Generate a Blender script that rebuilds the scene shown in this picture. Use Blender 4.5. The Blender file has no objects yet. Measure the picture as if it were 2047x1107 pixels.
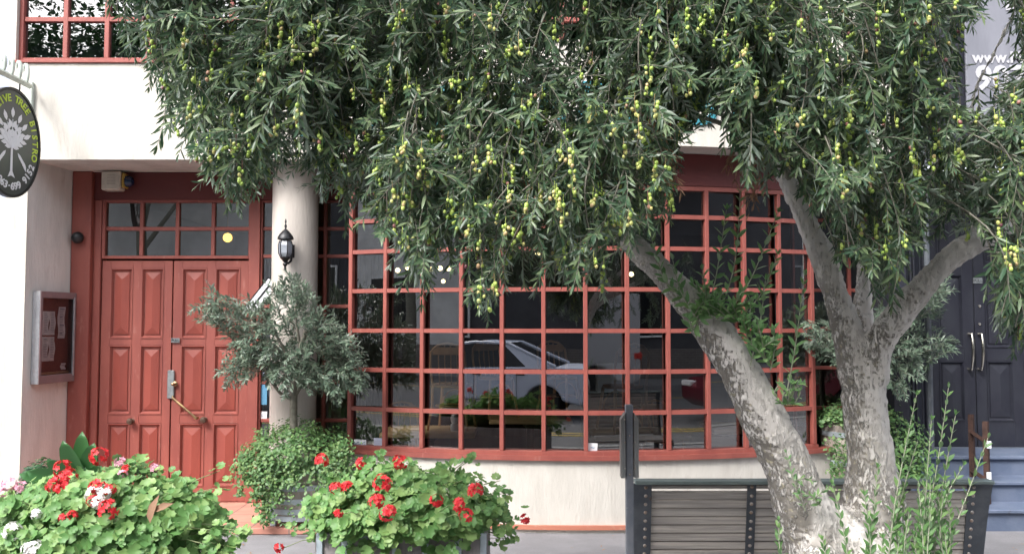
import bpy, math, random
import numpy as np
from mathutils import Vector, Matrix, noise
R = math.radians
random.seed(7); rng = np.random.default_rng(7)
sc = bpy.context.scene
COL = sc.collection
# ------------------------------------------------------------------ camera
F, CX, CY, PITCH, EYE = 1800.0, 1023.5, 553.5, R(3.08), 1.6
cd = bpy.data.cameras.new('camera'); cam = bpy.data.objects.new('camera', cd); COL.objects.link(cam)
cam.location = (0, 0, EYE); cam.rotation_euler = (R(90) + PITCH, 0, 0)
cd.sensor_width = 36; cd.lens = F / 2047 * 36; cd.clip_start = .05; cd.clip_end = 500
sc.camera = cam
cp, sp = math.cos(PITCH), math.sin(PITCH)
def at(px, py, Y):
    u, v = (px - CX) / F, (CY - py) / F
    t = Y / (cp - v * sp)
    return Vector((u * t, Y, EYE + t * (sp + v * cp)))
def proj(p):
    x, y, z = p[0], p[1], p[2] - EYE
    f = y * cp + z * sp; up = -y * sp + z * cp
    return CX + F * x / f, CY - F * up / f
# ------------------------------------------------------------------ materials
MATS = {}
def nodes(name):
    m = bpy.data.materials.new(name); m.use_nodes = True
    return m, m.node_tree.nodes, m.node_tree.links, m.node_tree.nodes['Principled BSDF']
def mat(name, c, rough=.6, metal=0, c2=None, scale=8, stretch=(1, 1, 1), bump=0, bscale=40, bstretch=None, lo=.35, hi=.65, spec=.5, detail=6, c3=None, c3scale=2, c3lo=.55, c3hi=.7):
    m, N, L, b = nodes(name); MATS[name] = m
    b.inputs['Roughness'].default_value = rough; b.inputs['Metallic'].default_value = metal
    b.inputs['Specular IOR Level'].default_value = spec
    b.inputs['Base Color'].default_value = (*c, 1)
    tc = N.new('ShaderNodeTexCoord')
    def tex(s, st):
        mp = N.new('ShaderNodeMapping'); mp.inputs['Scale'].default_value = st
        L.new(tc.outputs['Object'], mp.inputs['Vector'])
        n = N.new('ShaderNodeTexNoise'); n.inputs['Scale'].default_value = s; n.inputs['Detail'].default_value = detail
        n.inputs['Roughness'].default_value = .62
        L.new(mp.outputs['Vector'], n.inputs['Vector']); return n.outputs['Fac']
    def ramp(fac, lo, hi):
        r = N.new('ShaderNodeMapRange'); r.inputs[1].default_value = lo; r.inputs[2].default_value = hi
        r.interpolation_type = 'SMOOTHSTEP'
        L.new(fac, r.inputs[0]); return r.outputs[0]
    def mix(f, a, bb):
        x = N.new('ShaderNodeMix'); x.data_type = 'RGBA'
        L.new(f, x.inputs[0])
        for k, q in ((6, a), (7, bb)):
            if isinstance(q, tuple): x.inputs[k].default_value = (*q, 1)
            else: L.new(q, x.inputs[k])
        return x.outputs[2]
    if c2:
        o = mix(ramp(tex(scale, stretch), lo, hi), c, c2)
        if c3: o = mix(ramp(tex(c3scale, stretch), c3lo, c3hi), o, c3)
        L.new(o, b.inputs['Base Color'])
    if bump:
        bp = N.new('ShaderNodeBump'); bp.inputs['Strength'].default_value = bump; bp.inputs['Distance'].default_value = .01
        L.new(tex(bscale, bstretch or stretch), bp.inputs['Height']); L.new(bp.outputs['Normal'], b.inputs['Normal'])
    return m
def leafmat(name, top, under, young, rough=.4, amount=.55, trans=.25):
    m, N, L, b = nodes(name); MATS[name] = m
    g = N.new('ShaderNodeNewGeometry')
    def mix(f, a, bb):
        x = N.new('ShaderNodeMix'); x.data_type = 'RGBA'
        if f is not None: L.new(f, x.inputs[0])
        for k, q in ((6, a), (7, bb)):
            if isinstance(q, tuple): x.inputs[k].default_value = (*q, 1)
            else: L.new(q, x.inputs[k])
        return x.outputs[2]
    pw = N.new('ShaderNodeMath'); pw.operation = 'POWER'; pw.inputs[1].default_value = 2.2
    L.new(g.outputs['Random Per Island'], pw.inputs[0])
    ml = N.new('ShaderNodeMath'); ml.operation = 'MULTIPLY'; ml.inputs[1].default_value = amount
    L.new(pw.outputs[0], ml.inputs[0])
    t = mix(ml.outputs[0], top, young)
    o = mix(g.outputs['Backfacing'], t, under)
    L.new(o, b.inputs['Base Color']); b.inputs['Roughness'].default_value = rough
    tr = N.new('ShaderNodeBsdfTranslucent'); L.new(t, tr.inputs['Color'])
    ms = N.new('ShaderNodeMixShader'); ms.inputs[0].default_value = trans
    L.new(b.outputs[0], ms.inputs[1]); L.new(tr.outputs[0], ms.inputs[2])
    L.new(ms.outputs[0], N['Material Output'].inputs['Surface'])
    return m
def glassmat(name, ior=1.75, tint=(.92, .95, .95), wav=.0):
    m, N, L, b = nodes(name); MATS[name] = m; N.remove(b)
    fr = N.new('ShaderNodeFresnel'); fr.inputs['IOR'].default_value = ior
    tr = N.new('ShaderNodeBsdfTransparent'); tr.inputs['Color'].default_value = (*tint, 1)
    gl = N.new('ShaderNodeBsdfGlossy'); gl.inputs['Roughness'].default_value = .005
    ms = N.new('ShaderNodeMixShader')
    L.new(fr.outputs[0], ms.inputs[0]); L.new(tr.outputs[0], ms.inputs[1]); L.new(gl.outputs[0], ms.inputs[2])
    if wav:
        tc = N.new('ShaderNodeTexCoord'); n = N.new('ShaderNodeTexNoise'); n.inputs['Scale'].default_value = 1.6; n.inputs['Detail'].default_value = 1
        bp = N.new('ShaderNodeBump'); bp.inputs['Strength'].default_value = wav; bp.inputs['Distance'].default_value = .01
        L.new(tc.outputs['Object'], n.inputs['Vector']); L.new(n.outputs['Fac'], bp.inputs['Height']); L.new(bp.outputs[0], gl.inputs['Normal'])
    L.new(ms.outputs[0], N['Material Output'].inputs['Surface'])
    return m
def emit(name, c, s):
    m, N, L, b = nodes(name); MATS[name] = m
    b.inputs['Emission Color'].default_value = (*c, 1); b.inputs['Emission Strength'].default_value = s
    b.inputs['Base Color'].default_value = (*c, 1); return m
def brickmat(name, c1, c2, mortar, scale, bw, bh, ms=.02, rough=.7, rot=None, bump=.3, offset=.5):
    m, N, L, b = nodes(name); MATS[name] = m
    tc = N.new('ShaderNodeTexCoord'); mp = N.new('ShaderNodeMapping')
    if rot: mp.inputs['Rotation'].default_value = rot
    t = N.new('ShaderNodeTexBrick'); t.offset = offset
    for k, v in (('Color1', (*c1, 1)), ('Color2', (*c2, 1)), ('Mortar', (*mortar, 1)), ('Scale', scale), ('Mortar Size', ms), ('Brick Width', bw), ('Row Height', bh)):
        t.inputs[k].default_value = v
    L.new(tc.outputs['Object'], mp.inputs[0]); L.new(mp.outputs[0], t.inputs['Vector'])
    n = N.new('ShaderNodeTexNoise'); n.inputs['Scale'].default_value = 6; n.inputs['Detail'].default_value = 8
    x = N.new('ShaderNodeMix'); x.data_type = 'RGBA'; x.blend_type = 'MULTIPLY'; x.inputs[0].default_value = .5
    L.new(tc.outputs['Object'], n.inputs['Vector']); L.new(t.outputs['Color'], x.inputs[6]); L.new(n.outputs['Fac'], x.inputs[7])
    L.new(x.outputs[2], b.inputs['Base Color']); b.inputs['Roughness'].default_value = rough
    bp = N.new('ShaderNodeBump'); bp.inputs['Strength'].default_value = bump; bp.inputs['Distance'].default_value = .004; bp.invert = True
    L.new(t.outputs['Fac'], bp.inputs['Height']); L.new(bp.outputs[0], b.inputs['Normal'])
    return m
mat('stucco', (.61, .58, .53), .9, c2=(.52, .49, .445), scale=5, stretch=(1, 1, .25), bump=.55, bscale=55, bstretch=(1, 1, .22), c3=(.42, .37, .32), c3scale=9, c3lo=.57, c3hi=.82)
mat('stucco_reveal', (.68, .645, .62), .9, c2=(.57, .54, .52), scale=5, stretch=(1, 1, .25), bump=.55, bscale=60, bstretch=(1, 1, .18), c3=(.40, .34, .31), c3scale=9, c3lo=.62, c3hi=.8)
mat('stucco_column', (.55, .505, .46), .85, c2=(.45, .41, .375), scale=4, stretch=(1, 1, .2), bump=.4, bscale=50, bstretch=(1, 1, .2), c3=(.34, .29, .25), c3scale=8, c3lo=.6, c3hi=.8)
mat('red_paint', (.285, .078, .060), .5, c2=(.235, .062, .05), scale=7, stretch=(1, 1, .3), bump=.12, bscale=60, bstretch=(2, 2, .3), c3=(.33, .125, .10), c3scale=22, c3lo=.58, c3hi=.74)
mat('red_paint_worn', (.30, .080, .065), .5, c2=(.25, .062, .05), scale=9, stretch=(1, 1, .3), bump=.2, bscale=60, bstretch=(2, 2, .3), c3=(.46, .15, .12), c3scale=14, c3lo=.62, c3hi=.75)
mat('red_panel', (.27, .060, .043), .48, c2=(.23, .050, .037), scale=7, stretch=(1, 1, .3), bump=.12, bscale=60, bstretch=(2, 2, .3))
mat('red_beam', (.12, .018, .016), .6, c2=(.095, .015, .014), scale=3, stretch=(.4, 1, 1), bump=.15, bscale=40)  # dark red with the deep shade of the recess top put into the colour
mat('navy_paint', (.019, .020, .030), .38, c2=(.026, .028, .038), scale=10, stretch=(1, 1, .4), bump=.15, bscale=50)
mat('step_paint', (.10, .13, .20), .6, c2=(.135, .165, .235), scale=6, bump=.15, bscale=60, c3=(.07, .08, .11), c3scale=12, c3lo=.6, c3hi=.75)
mat('asphalt', (.19, .185, .195), .9, c2=(.23, .225, .235), scale=3, bump=.5, bscale=220, c3=(.13, .13, .135), c3scale=90, c3lo=.55, c3hi=.7)
mat('road_asphalt', (.10, .10, .105), .9, c2=(.13, .13, .135), scale=2, bump=.5, bscale=200)
mat('kerb_stone', (.28, .28, .28), .9, c2=(.20, .20, .20), scale=10, bump=.3)
mat('yellow_line', (.55, .38, .06), .8, c2=(.42, .30, .07), scale=14)
brickmat('terracotta_tile', (.72, .33, .25), (.62, .28, .21), (.35, .22, .18), 1, .30, .30, .008, offset=0)
mat('terracotta', (.40, .15, .10), .75, c2=(.32, .11, .08), scale=12, bump=.2)
mat('ledge', (.46, .17, .11), .7, c2=(.55, .36, .28), scale=10, lo=.5, hi=.75, bump=.2)
mat('aluminium', (.62, .64, .67), .35, .75, c2=(.50, .52, .56), scale=14, bump=.05)
mat('case_frame', (.27, .20, .21), .45, .3, c2=(.22, .17, .18), scale=8)
mat('cork', (.13, .038, .035), .9, c2=(.17, .05, .045), scale=60)
mat('cork_sill', (.42, .25, .16), .9, c2=(.34, .2, .12), scale=30)
mat('paper', (.72, .66, .68), .9, c2=(.64, .58, .60), scale=20)
mat('ink', (.30, .28, .34), .9)
mat('white_paper', (.78, .80, .82), .8, c2=(.7, .72, .76), scale=10)
mat('blue_ink', (.10, .28, .45), .8)
mat('black_metal', (.018, .019, .022), .4, .4, c2=(.035, .035, .038), scale=25, bump=.15)
mat('brass', (.45, .33, .17), .32, .9, c2=(.25, .17, .10), scale=18)
mat('dark_brass', (.10, .065, .05), .38, .7, c2=(.16, .11, .08), scale=20)
mat('chrome', (.6, .57, .5), .2, 1)
mat('grey_plate', (.30, .33, .34), .45, .5, c2=(.22, .24, .25), scale=30)
mat('cream_plastic', (.58, .53, .45), .5, c2=(.48, .43, .37), scale=10)
mat('grille_ink', (.25, .22, .19), .7)
mat('blue_plastic', (.01, .022, .06), .25)
mat('yellow_plastic', (.42, .26, .05), .4)
mat('lantern_glass', (.30, .32, .36), .15, 0, c2=(.22, .24, .28), scale=10, spec=.8)
mat('sign_board', (.06, .075, .062), .35, c2=(.06, .064, .064), scale=5)
mat('sign_rim', (.012, .014, .013), .5)
mat('sign_yellow', (.42, .55, .06), .6)
mat('sign_white', (.62, .63, .66), .6)
mat('bracket_paint', (.50, .55, .50), .55, .1, c2=(.38, .42, .38), scale=14, bump=.1)
mat('teal', (.03, .24, .30), .6, c2=(.04, .20, .25), scale=10)
mat('banner', (.15, .155, .185), .6, c2=(.20, .205, .24), scale=2.2, stretch=(2, 1, .5), lo=.3, hi=.7)
mat('banner_white', (.42, .42, .45), .7)
mat('pale_blue', (.45, .49, .62), .8, c2=(.4, .44, .56), scale=4)
mat('barrel_wood', (.50, .43, .38), .8, c2=(.36, .31, .27), scale=7, stretch=(3, 3, .4), bump=.4, bscale=40, bstretch=(3, 3, .4), c3=(.30, .28, .27), c3scale=5)
mat('hoop', (.50, .57, .62), .6, .0, c2=(.40, .46, .50), scale=9, bump=.1, c3=(.20, .13, .09), c3scale=14, c3lo=.6, c3hi=.75)
mat('planter_wood', (.20, .18, .185), .85, c2=(.28, .26, .26), scale=6, stretch=(4, 1, .3), bump=.4, bscale=40, bstretch=(4, 4, .3))
mat('batten', (.42, .49, .54), .6, c2=(.33, .39, .43), scale=8, stretch=(2, 1, .5), c3=(.17, .16, .17), c3scale=15, c3lo=.6, c3hi=.72)
mat('soil', (.03, .022, .016), 1, c2=(.05, .038, .028), scale=40, bump=.6)
mat('weathered_wood', (.52, .475, .43), .8, c2=(.29, .27, .255), scale=5, stretch=(.35, 6, 14), bump=.45, bscale=14, bstretch=(.6, 6, 16), c3=(.47, .44, .41), c3scale=3, c3lo=.5, c3hi=.7)
mat('slate_steel', (.065, .075, .09), .5, .2, c2=(.10, .11, .125), scale=9, bump=.15, c3=(.10, .055, .035), c3scale=11, c3lo=.62, c3hi=.75)
mat('rail_paint', (.12, .15, .145), .5, .1, c2=(.20, .25, .24), scale=14, stretch=(.3, 1, 1))
mat('bolt', (.30, .22, .17), .5, .6, c2=(.40, .38, .36), scale=60)
mat('post_paint', (.13, .145, .175), .5, .1, c2=(.18, .19, .215), scale=9, bump=.1, c3=(.30, .30, .31), c3scale=20, c3lo=.68, c3hi=.75)
mat('channel_metal', (.30, .31, .31), .45, .5, c2=(.17, .17, .165), scale=3, stretch=(6, 6, .5))
mat('rust', (.085, .045, .035), .8, .3, c2=(.05, .028, .022), scale=20, bump=.3)
mat('bentwood', (.42, .23, .09), .4, c2=(.33, .17, .07), scale=8, stretch=(1, 1, .3))
mat('table_wood', (.60, .40, .20), .4, c2=(.48, .31, .15), scale=5, stretch=(.3, 3, 1))
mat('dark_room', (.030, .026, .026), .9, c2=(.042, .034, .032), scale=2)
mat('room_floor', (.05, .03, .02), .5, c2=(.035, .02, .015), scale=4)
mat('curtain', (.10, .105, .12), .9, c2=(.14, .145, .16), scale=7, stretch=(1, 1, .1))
mat('porcelain', (.75, .75, .75), .3)
mat('black_rubber', (.012, .012, .013), .8)
mat('car_silver', (.62, .67, .80), .3, .0)
mat('car_red', (.12, .01, .02), .25, .2)
mat('car_white', (.38, .38, .40), .3)
mat('car_window', (.01, .012, .015), .08)
mat('tail_red', (.45, .02, .02), .3)
mat('dark_render', (.085, .085, .095), .9, c2=(.06, .06, .068), scale=1.5)
mat('far_wall', (.72, .72, .72), .9, c2=(.55, .55, .55), scale=1.2, bump=.1)
brickmat('far_brick', (.17, .15, .14), (.14, .12, .115), (.22, .2, .19), 1, .23, .075, .01, rot=(R(90), 0, 0))
mat('orange', (.6, .12, .02), .6)
mat('bark', (.70, .665, .635), .9, c2=(.58, .55, .52), scale=7, stretch=(1, 1, .35), bump=0, lo=.3, hi=.7)
leafmat('olive_leaf', (.044, .092, .050), (.24, .30, .245), (.20, .27, .13), .36, .95, .30)
leafmat('small_olive_leaf', (.080, .125, .085), (.25, .29, .25), (.25, .31, .22), .4, .6, .2)
leafmat('shoot_leaf', (.15, .30, .12), (.28, .36, .24), (.30, .46, .18), .42, .7, .35)
leafmat('fresh_leaf', (.10, .215, .07), (.17, .26, .15), (.22, .35, .12), .45, .7, .3)
leafmat('geranium_leaf', (.115, .26, .075), (.20, .33, .15), (.30, .44, .15), .5, .9, .28)
leafmat('cover_leaf', (.075, .17, .055), (.11, .19, .09), (.19, .29, .09), .5, .8, .2)
leafmat('shrub_leaf', (.02, .07, .022), (.05, .1, .04), (.05, .13, .035), .4, .6, .15)
leafmat('agave_leaf', (.05, .16, .05), (.05, .15, .05), (.08, .2, .06), .4, .5, .2)
leafmat('dry_leaf', (.26, .15, .09), (.3, .2, .13), (.35, .2, .12), .7, .5, .2)
leafmat('petal_red', (.70, .028, .038), (.6, .05, .05), (.80, .09, .10), .55, .7, .25)
leafmat('petal_pink', (.80, .42, .55), (.75, .42, .52), (.9, .62, .7), .6, .7, .25)
leafmat('petal_white', (.85, .83, .82), (.8, .8, .78), (.9, .88, .85), .6, .5, .2)
mat('twig_bark', (.13, .125, .10), .9, c2=(.21, .20, .165), scale=30)
mat('green_stem', (.16, .24, .09), .7, c2=(.24, .26, .14), scale=20)
mat('shoot_stem', (.26, .30, .20), .7, c2=(.3, .3, .24), scale=20)
def olive_skin():
    m, N, L, b = nodes('olive_skin'); MATS['olive_skin'] = m
    g = N.new('ShaderNodeNewGeometry'); r = N.new('ShaderNodeValToRGB')
    e = r.color_ramp.elements
    e[0].position = 0; e[0].color = (.26, .40, .07, 1); e[1].position = .8; e[1].color = (.46, .58, .14, 1)
    for p, c in ((.92, (.50, .44, .18, 1)), (.965, (.36, .17, .14, 1)), (1, (.09, .02, .04, 1))):
        q = e.new(p); q.color = c
    L.new(g.outputs['Random Per Island'], r.inputs[0]); L.new(r.outputs[0], b.inputs['Base Color'])
    b.inputs['Roughness'].default_value = .33; b.inputs['Subsurface Weight'].default_value = .1
    b.inputs['Subsurface Radius'].default_value = (.01, .01, .004)
olive_skin()
def barkmat():
    m = MATS['bark']; N, L = m.node_tree.nodes, m.node_tree.links; b = N['Principled BSDF']
    tc = N.new('ShaderNodeTexCoord')
    base = b.inputs['Base Color'].links[0].from_socket
    sep = N.new('ShaderNodeSeparateXYZ'); L.new(tc.outputs['Object'], sep.inputs[0])
    big = N.new('ShaderNodeTexNoise'); big.inputs['Scale'].default_value = 3.2; big.inputs['Detail'].default_value = 3; L.new(tc.outputs['Object'], big.inputs['Vector'])
    mp = N.new('ShaderNodeMapping'); mp.inputs['Scale'].default_value = (1, 1, .5); L.new(tc.outputs['Object'], mp.inputs[0])
    vo = N.new('ShaderNodeTexNoise'); vo.noise_type = 'RIDGED_MULTIFRACTAL'; vo.normalize = True; vo.inputs['Scale'].default_value = 26; vo.inputs['Detail'].default_value = 6
    dn = N.new('ShaderNodeTexNoise'); dn.inputs['Scale'].default_value = 30; dn.inputs['Detail'].default_value = 8; L.new(mp.outputs[0], dn.inputs['Vector'])
    av = N.new('ShaderNodeVectorMath'); av.operation = 'MULTIPLY_ADD'; av.inputs[1].default_value = (.03, .03, .03)
    L.new(dn.outputs['Color'], av.inputs[0]); L.new(mp.outputs[0], av.inputs[2]); L.new(av.outputs[0], vo.inputs['Vector'])
    def mr(s, a, c, d=0, e=1):
        q = N.new('ShaderNodeMapRange'); q.interpolation_type = 'SMOOTHSTEP'
        q.inputs[1].default_value = a; q.inputs[2].default_value = c; q.inputs[3].default_value = d; q.inputs[4].default_value = e
        L.new(s, q.inputs[0]); return q.outputs[0]
    def mth(op, a, c):
        q = N.new('ShaderNodeMath'); q.operation = op; q.use_clamp = True
        for k, s in ((0, a), (1, c)):
            if isinstance(s, float): q.inputs[k].default_value = s
            else: L.new(s, q.inputs[k])
        return q.outputs[0]
    # rough old bark low on the trunk and along the weather side of the leaning limb, smooth grey skin above
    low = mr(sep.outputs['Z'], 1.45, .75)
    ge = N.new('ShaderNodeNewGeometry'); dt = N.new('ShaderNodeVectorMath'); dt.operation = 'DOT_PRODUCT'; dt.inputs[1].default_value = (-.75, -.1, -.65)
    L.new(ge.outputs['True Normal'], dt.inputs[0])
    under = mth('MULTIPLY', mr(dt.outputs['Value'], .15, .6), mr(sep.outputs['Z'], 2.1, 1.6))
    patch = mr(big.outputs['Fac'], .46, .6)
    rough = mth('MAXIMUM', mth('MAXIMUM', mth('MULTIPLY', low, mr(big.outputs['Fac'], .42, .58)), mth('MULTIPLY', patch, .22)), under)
    fn = N.new('ShaderNodeTexNoise'); fn.inputs['Scale'].default_value = 75; fn.inputs['Detail'].default_value = 6; fn.inputs['Roughness'].default_value = .7
    mq = N.new('ShaderNodeMapping'); mq.inputs['Scale'].default_value = (1, 1, .3); L.new(tc.outputs['Object'], mq.inputs[0]); L.new(mq.outputs[0], fn.inputs['Vector'])
    crack = mr(fn.outputs['Fac'], .47, .55)
    speck = mr(dn.outputs['Fac'], .46, .56)
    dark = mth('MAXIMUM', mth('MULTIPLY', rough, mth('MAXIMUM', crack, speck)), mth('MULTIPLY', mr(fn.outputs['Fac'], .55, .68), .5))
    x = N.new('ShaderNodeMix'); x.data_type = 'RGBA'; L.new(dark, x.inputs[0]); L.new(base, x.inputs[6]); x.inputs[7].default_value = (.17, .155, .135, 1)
    # ochre lichen
    li = N.new('ShaderNodeTexNoise'); li.inputs['Scale'].default_value = 48; li.inputs['Detail'].default_value = 5; L.new(tc.outputs['Object'], li.inputs['Vector'])
    lf = mth('MULTIPLY', mr(li.outputs['Fac'], .58, .66), mth('MULTIPLY', rough, .8))
    y = N.new('ShaderNodeMix'); y.data_type = 'RGBA'; L.new(lf, y.inputs[0]); L.new(x.outputs[2], y.inputs[6]); y.inputs[7].default_value = (.36, .33, .24, 1)
    L.new(y.outputs[2], b.inputs['Base Color'])
    h = N.new('ShaderNodeMath'); h.operation = 'MULTIPLY_ADD'
    L.new(dark, h.inputs[0]); h.inputs[1].default_value = -1.6; L.new(dn.outputs['Fac'], h.inputs[2])
    bp = N.new('ShaderNodeBump'); bp.inputs['Strength'].default_value = .9; bp.inputs['Distance'].default_value = .008
    L.new(h.outputs[0], bp.inputs['Height']); L.new(bp.outputs[0], b.inputs['Normal'])
barkmat()
glassmat('window_glass', 3.3, (.74, .78, .80), .03)
glassmat('clear_glass', 1.5, (.95, .95, .95))
emit('bulb_glow', (1, .80, .36), 2.2); emit('warm_glow', (1, .55, .10), 1.6)
# ------------------------------------------------------------------ mesh builder
class MB:
    def __init__(s): s.v = []; s.f = []; s.m = []
    def add(s, v, f, M=None, mi=0):
        k = len(s.v)
        s.v += [tuple(M @ Vector(p)) if M is not None else tuple(p) for p in v]
        s.f += [[i + k for i in q] for q in f]; s.m += [mi] * len(f); return s
    def box(s, x0, x1, y0, y1, z0, z1, M=None, mi=0):
        v = [(x, y, z) for z in (z0, z1) for y in (y0, y1) for x in (x0, x1)]
        return s.add(v, [(0, 2, 3, 1), (4, 5, 7, 6), (0, 1, 5, 4), (2, 6, 7, 3), (0, 4, 6, 2), (1, 3, 7, 5)], M, mi)
    def bbox(s, x0, x1, y0, y1, z0, z1, b=.004, M=None, mi=0):   # bevelled box
        v = []
        for sz in (0, 1):
            for sy in (0, 1):
                for sx in (0, 1):
                    X = (x0, x1)[sx]; Y = (y0, y1)[sy]; Z = (z0, z1)[sz]
                    ix = X + (b, -b)[sx]; iy = Y + (b, -b)[sy]; iz = Z + (b, -b)[sz]
                    v += [(X, iy, iz), (ix, Y, iz), (ix, iy, Z)]
        I = lambda sx, sy, sz, a: (sz * 4 + sy * 2 + sx) * 3 + a
        f = []
        for sx in (0, 1):
            q = [I(sx, 0, 0, 0), I(sx, 1, 0, 0), I(sx, 1, 1, 0), I(sx, 0, 1, 0)]; f.append(q if sx else q[::-1])
            q = [I(0, sx, 0, 1), I(1, sx, 0, 1), I(1, sx, 1, 1), I(0, sx, 1, 1)]; f.append(q[::-1] if sx else q)
            q = [I(0, 0, sx, 2), I(1, 0, sx, 2), I(1, 1, sx, 2), I(0, 1, sx, 2)]; f.append(q if sx else q[::-1])
        for a in (0, 1):
            for c in (0, 1):
                f.append([I(0, a, c, 1), I(1, a, c, 1), I(1, a, c, 2), I(0, a, c, 2)])
                f.append([I(a, 0, c, 0), I(a, 1, c, 0), I(a, 1, c, 2), I(a, 0, c, 2)])
                f.append([I(a, c, 0, 0), I(a, c, 1, 0), I(a, c, 1, 1), I(a, c, 0, 1)])
                for d in (0, 1): f.append([I(a, c, d, 0), I(a, c, d, 1), I(a, c, d, 2)])
        return s.add(v, f, M, mi)
    def tube(s, pts, rad, n=8, caps=True, mi=0, sx=1, closed=False):
        pts = [Vector(p) for p in pts]; m = len(pts)
        if not hasattr(rad, '__len__'): rad = [rad] * m
        v = []; ref = None
        for i in range(m):
            if closed: t = pts[(i + 1) % m] - pts[i - 1]
            else: t = pts[min(i + 1, m - 1)] - pts[max(i - 1, 0)]
            t.normalize()
            if ref is None: ref = Vector((0, 0, 1)) if abs(t.z) < .9 else Vector((1, 0, 0))
            a = t.cross(ref); a.normalize(); b = t.cross(a); ref = -b if b.dot(ref) < 0 else b
            ref = -t.cross(a) if ref.dot(-t.cross(a)) > 0 else t.cross(a)
            b = t.cross(a)
            for j in range(n):
                w = 2 * math.pi * j / n
                v.append(pts[i] + (a * math.cos(w) * sx + b * math.sin(w)) * rad[i])
        f = []
        for i in range(m if closed else m - 1):
            k = (i + 1) % m
            for j in range(n):
                f.append((i * n + j, i * n + (j + 1) % n, k * n + (j + 1) % n, k * n + j))
        if caps and not closed: f.append(tuple(range(n))[::-1]); f.append(tuple((m - 1) * n + j for j in range(n)))
        return s.add(v, f, None, mi)
    def lathe(s, prof, c=(0, 0, 0), n=24, M=None, mi=0, a0=0, a1=2 * math.pi):
        v = []; f = []; full = abs(a1 - a0 - 2 * math.pi) < 1e-6; k = n if full else n + 1
        for r, z in prof:
            for j in range(k):
                w = a0 + (a1 - a0) * j / n; v.append((c[0] + r * math.cos(w), c[1] + r * math.sin(w), c[2] + z))
        for i in range(len(prof) - 1):
            for j in range(n):
                b = (j + 1) % k if full else j + 1
                f.append((i * k + j, i * k + b, (i + 1) * k + b, (i + 1) * k + j))
        if full and prof[0][0] > 1e-5: f.append(tuple(range(k))[::-1])
        if full and prof[-1][0] > 1e-5: f.append(tuple((len(prof) - 1) * k + j for j in range(k)))
        return s.add(v, f, M, mi)
    def prism(s, poly, z0, z1, M=None, mi=0):
        n = len(poly); v = [(x, y, z0) for x, y in poly] + [(x, y, z1) for x, y in poly]
        f = [tuple(range(n))[::-1], tuple(range(n, 2 * n))] + [(i, (i + 1) % n, n + (i + 1) % n, n + i) for i in range(n)]
        return s.add(v, f, M, mi)
    def ball(s, c, r, n=10, m=7, mi=0, sz=1):
        return s.lathe([(max(1e-6, r * math.sin(math.pi * i / m)), -r * sz * math.cos(math.pi * i / m)) for i in range(m + 1)], c, n, None, mi)
    def text(s, txt, size, M, extrude=.004, mi=0, bold=0.0, align='CENTER', shear=0):
        cu = bpy.data.curves.new('t', 'FONT'); cu.body = txt; cu.size = size; cu.extrude = extrude; cu.offset = bold
        cu.align_x = align; cu.align_y = 'CENTER'; cu.shear = shear; cu.resolution_u = 3
        o = bpy.data.objects.new('t', cu); COL.objects.link(o)
        dg = bpy.context.evaluated_depsgraph_get(); me = bpy.data.meshes.new_from_object(o.evaluated_get(dg))
        s.add([v.co for v in me.vertices], [tuple(p.vertices) for p in me.polygons], M, mi)
        bpy.data.objects.remove(o); bpy.data.curves.remove(cu); bpy.data.meshes.remove(me)
        return s
def wl(o):
    p = Vector((0, 0, 0))
    while o: p = p + o.location; o = o.parent
    return p
def link_mesh(name, me, mats, parent, smooth):
    for m in (mats if isinstance(mats, (list, tuple)) else [mats]): me.materials.append(MATS[m])
    if smooth: me.polygons.foreach_set('use_smooth', [True] * len(me.polygons))
    o = bpy.data.objects.new(name, me); COL.objects.link(o)
    if parent: o.parent = parent
    return o
def obj(name, mb, mats, parent=None, smooth=False, label=None, cat=None, group=None, kind=None, origin=None):
    if parent: off = wl(parent)
    elif origin is not None: off = Vector(origin)
    else:
        a = np.array(mb.v); lo = a.min(0); hi = a.max(0); off = Vector(((lo[0] + hi[0]) / 2, (lo[1] + hi[1]) / 2, lo[2]))
    me = bpy.data.meshes.new(name)
    me.from_pydata([(x - off.x, y - off.y, z - off.z) for x, y, z in mb.v], [], mb.f)
    me.polygons.foreach_set('material_index', mb.m)
    me.update()
    o = link_mesh(name, me, mats, parent, smooth)
    if smooth:
        try: me.set_sharp_from_angle(angle=R(38))
        except Exception: pass
    if not parent: o.location = off
    return tag(o, label, cat, group, kind)
def tag(o, label=None, cat=None, group=None, kind=None):
    if label: o['label'] = label
    if cat: o['category'] = cat
    if group: o['group'] = group
    if kind: o['kind'] = kind
    return o
def thing(name, label, cat, loc=(0, 0, 0), group=None, rz=0):
    o = bpy.data.objects.new(name, None); COL.objects.link(o); o.location = loc; o.rotation_euler = (0, 0, rz)
    o.empty_display_size = .1
    return tag(o, label, cat, group)
def copy_tree(o, parent=None):
    c = o.copy(); COL.objects.link(c); c.parent = parent
    for ch in [q for q in COL.objects if q.parent == o]: copy_tree(ch, c)
    return c
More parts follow.
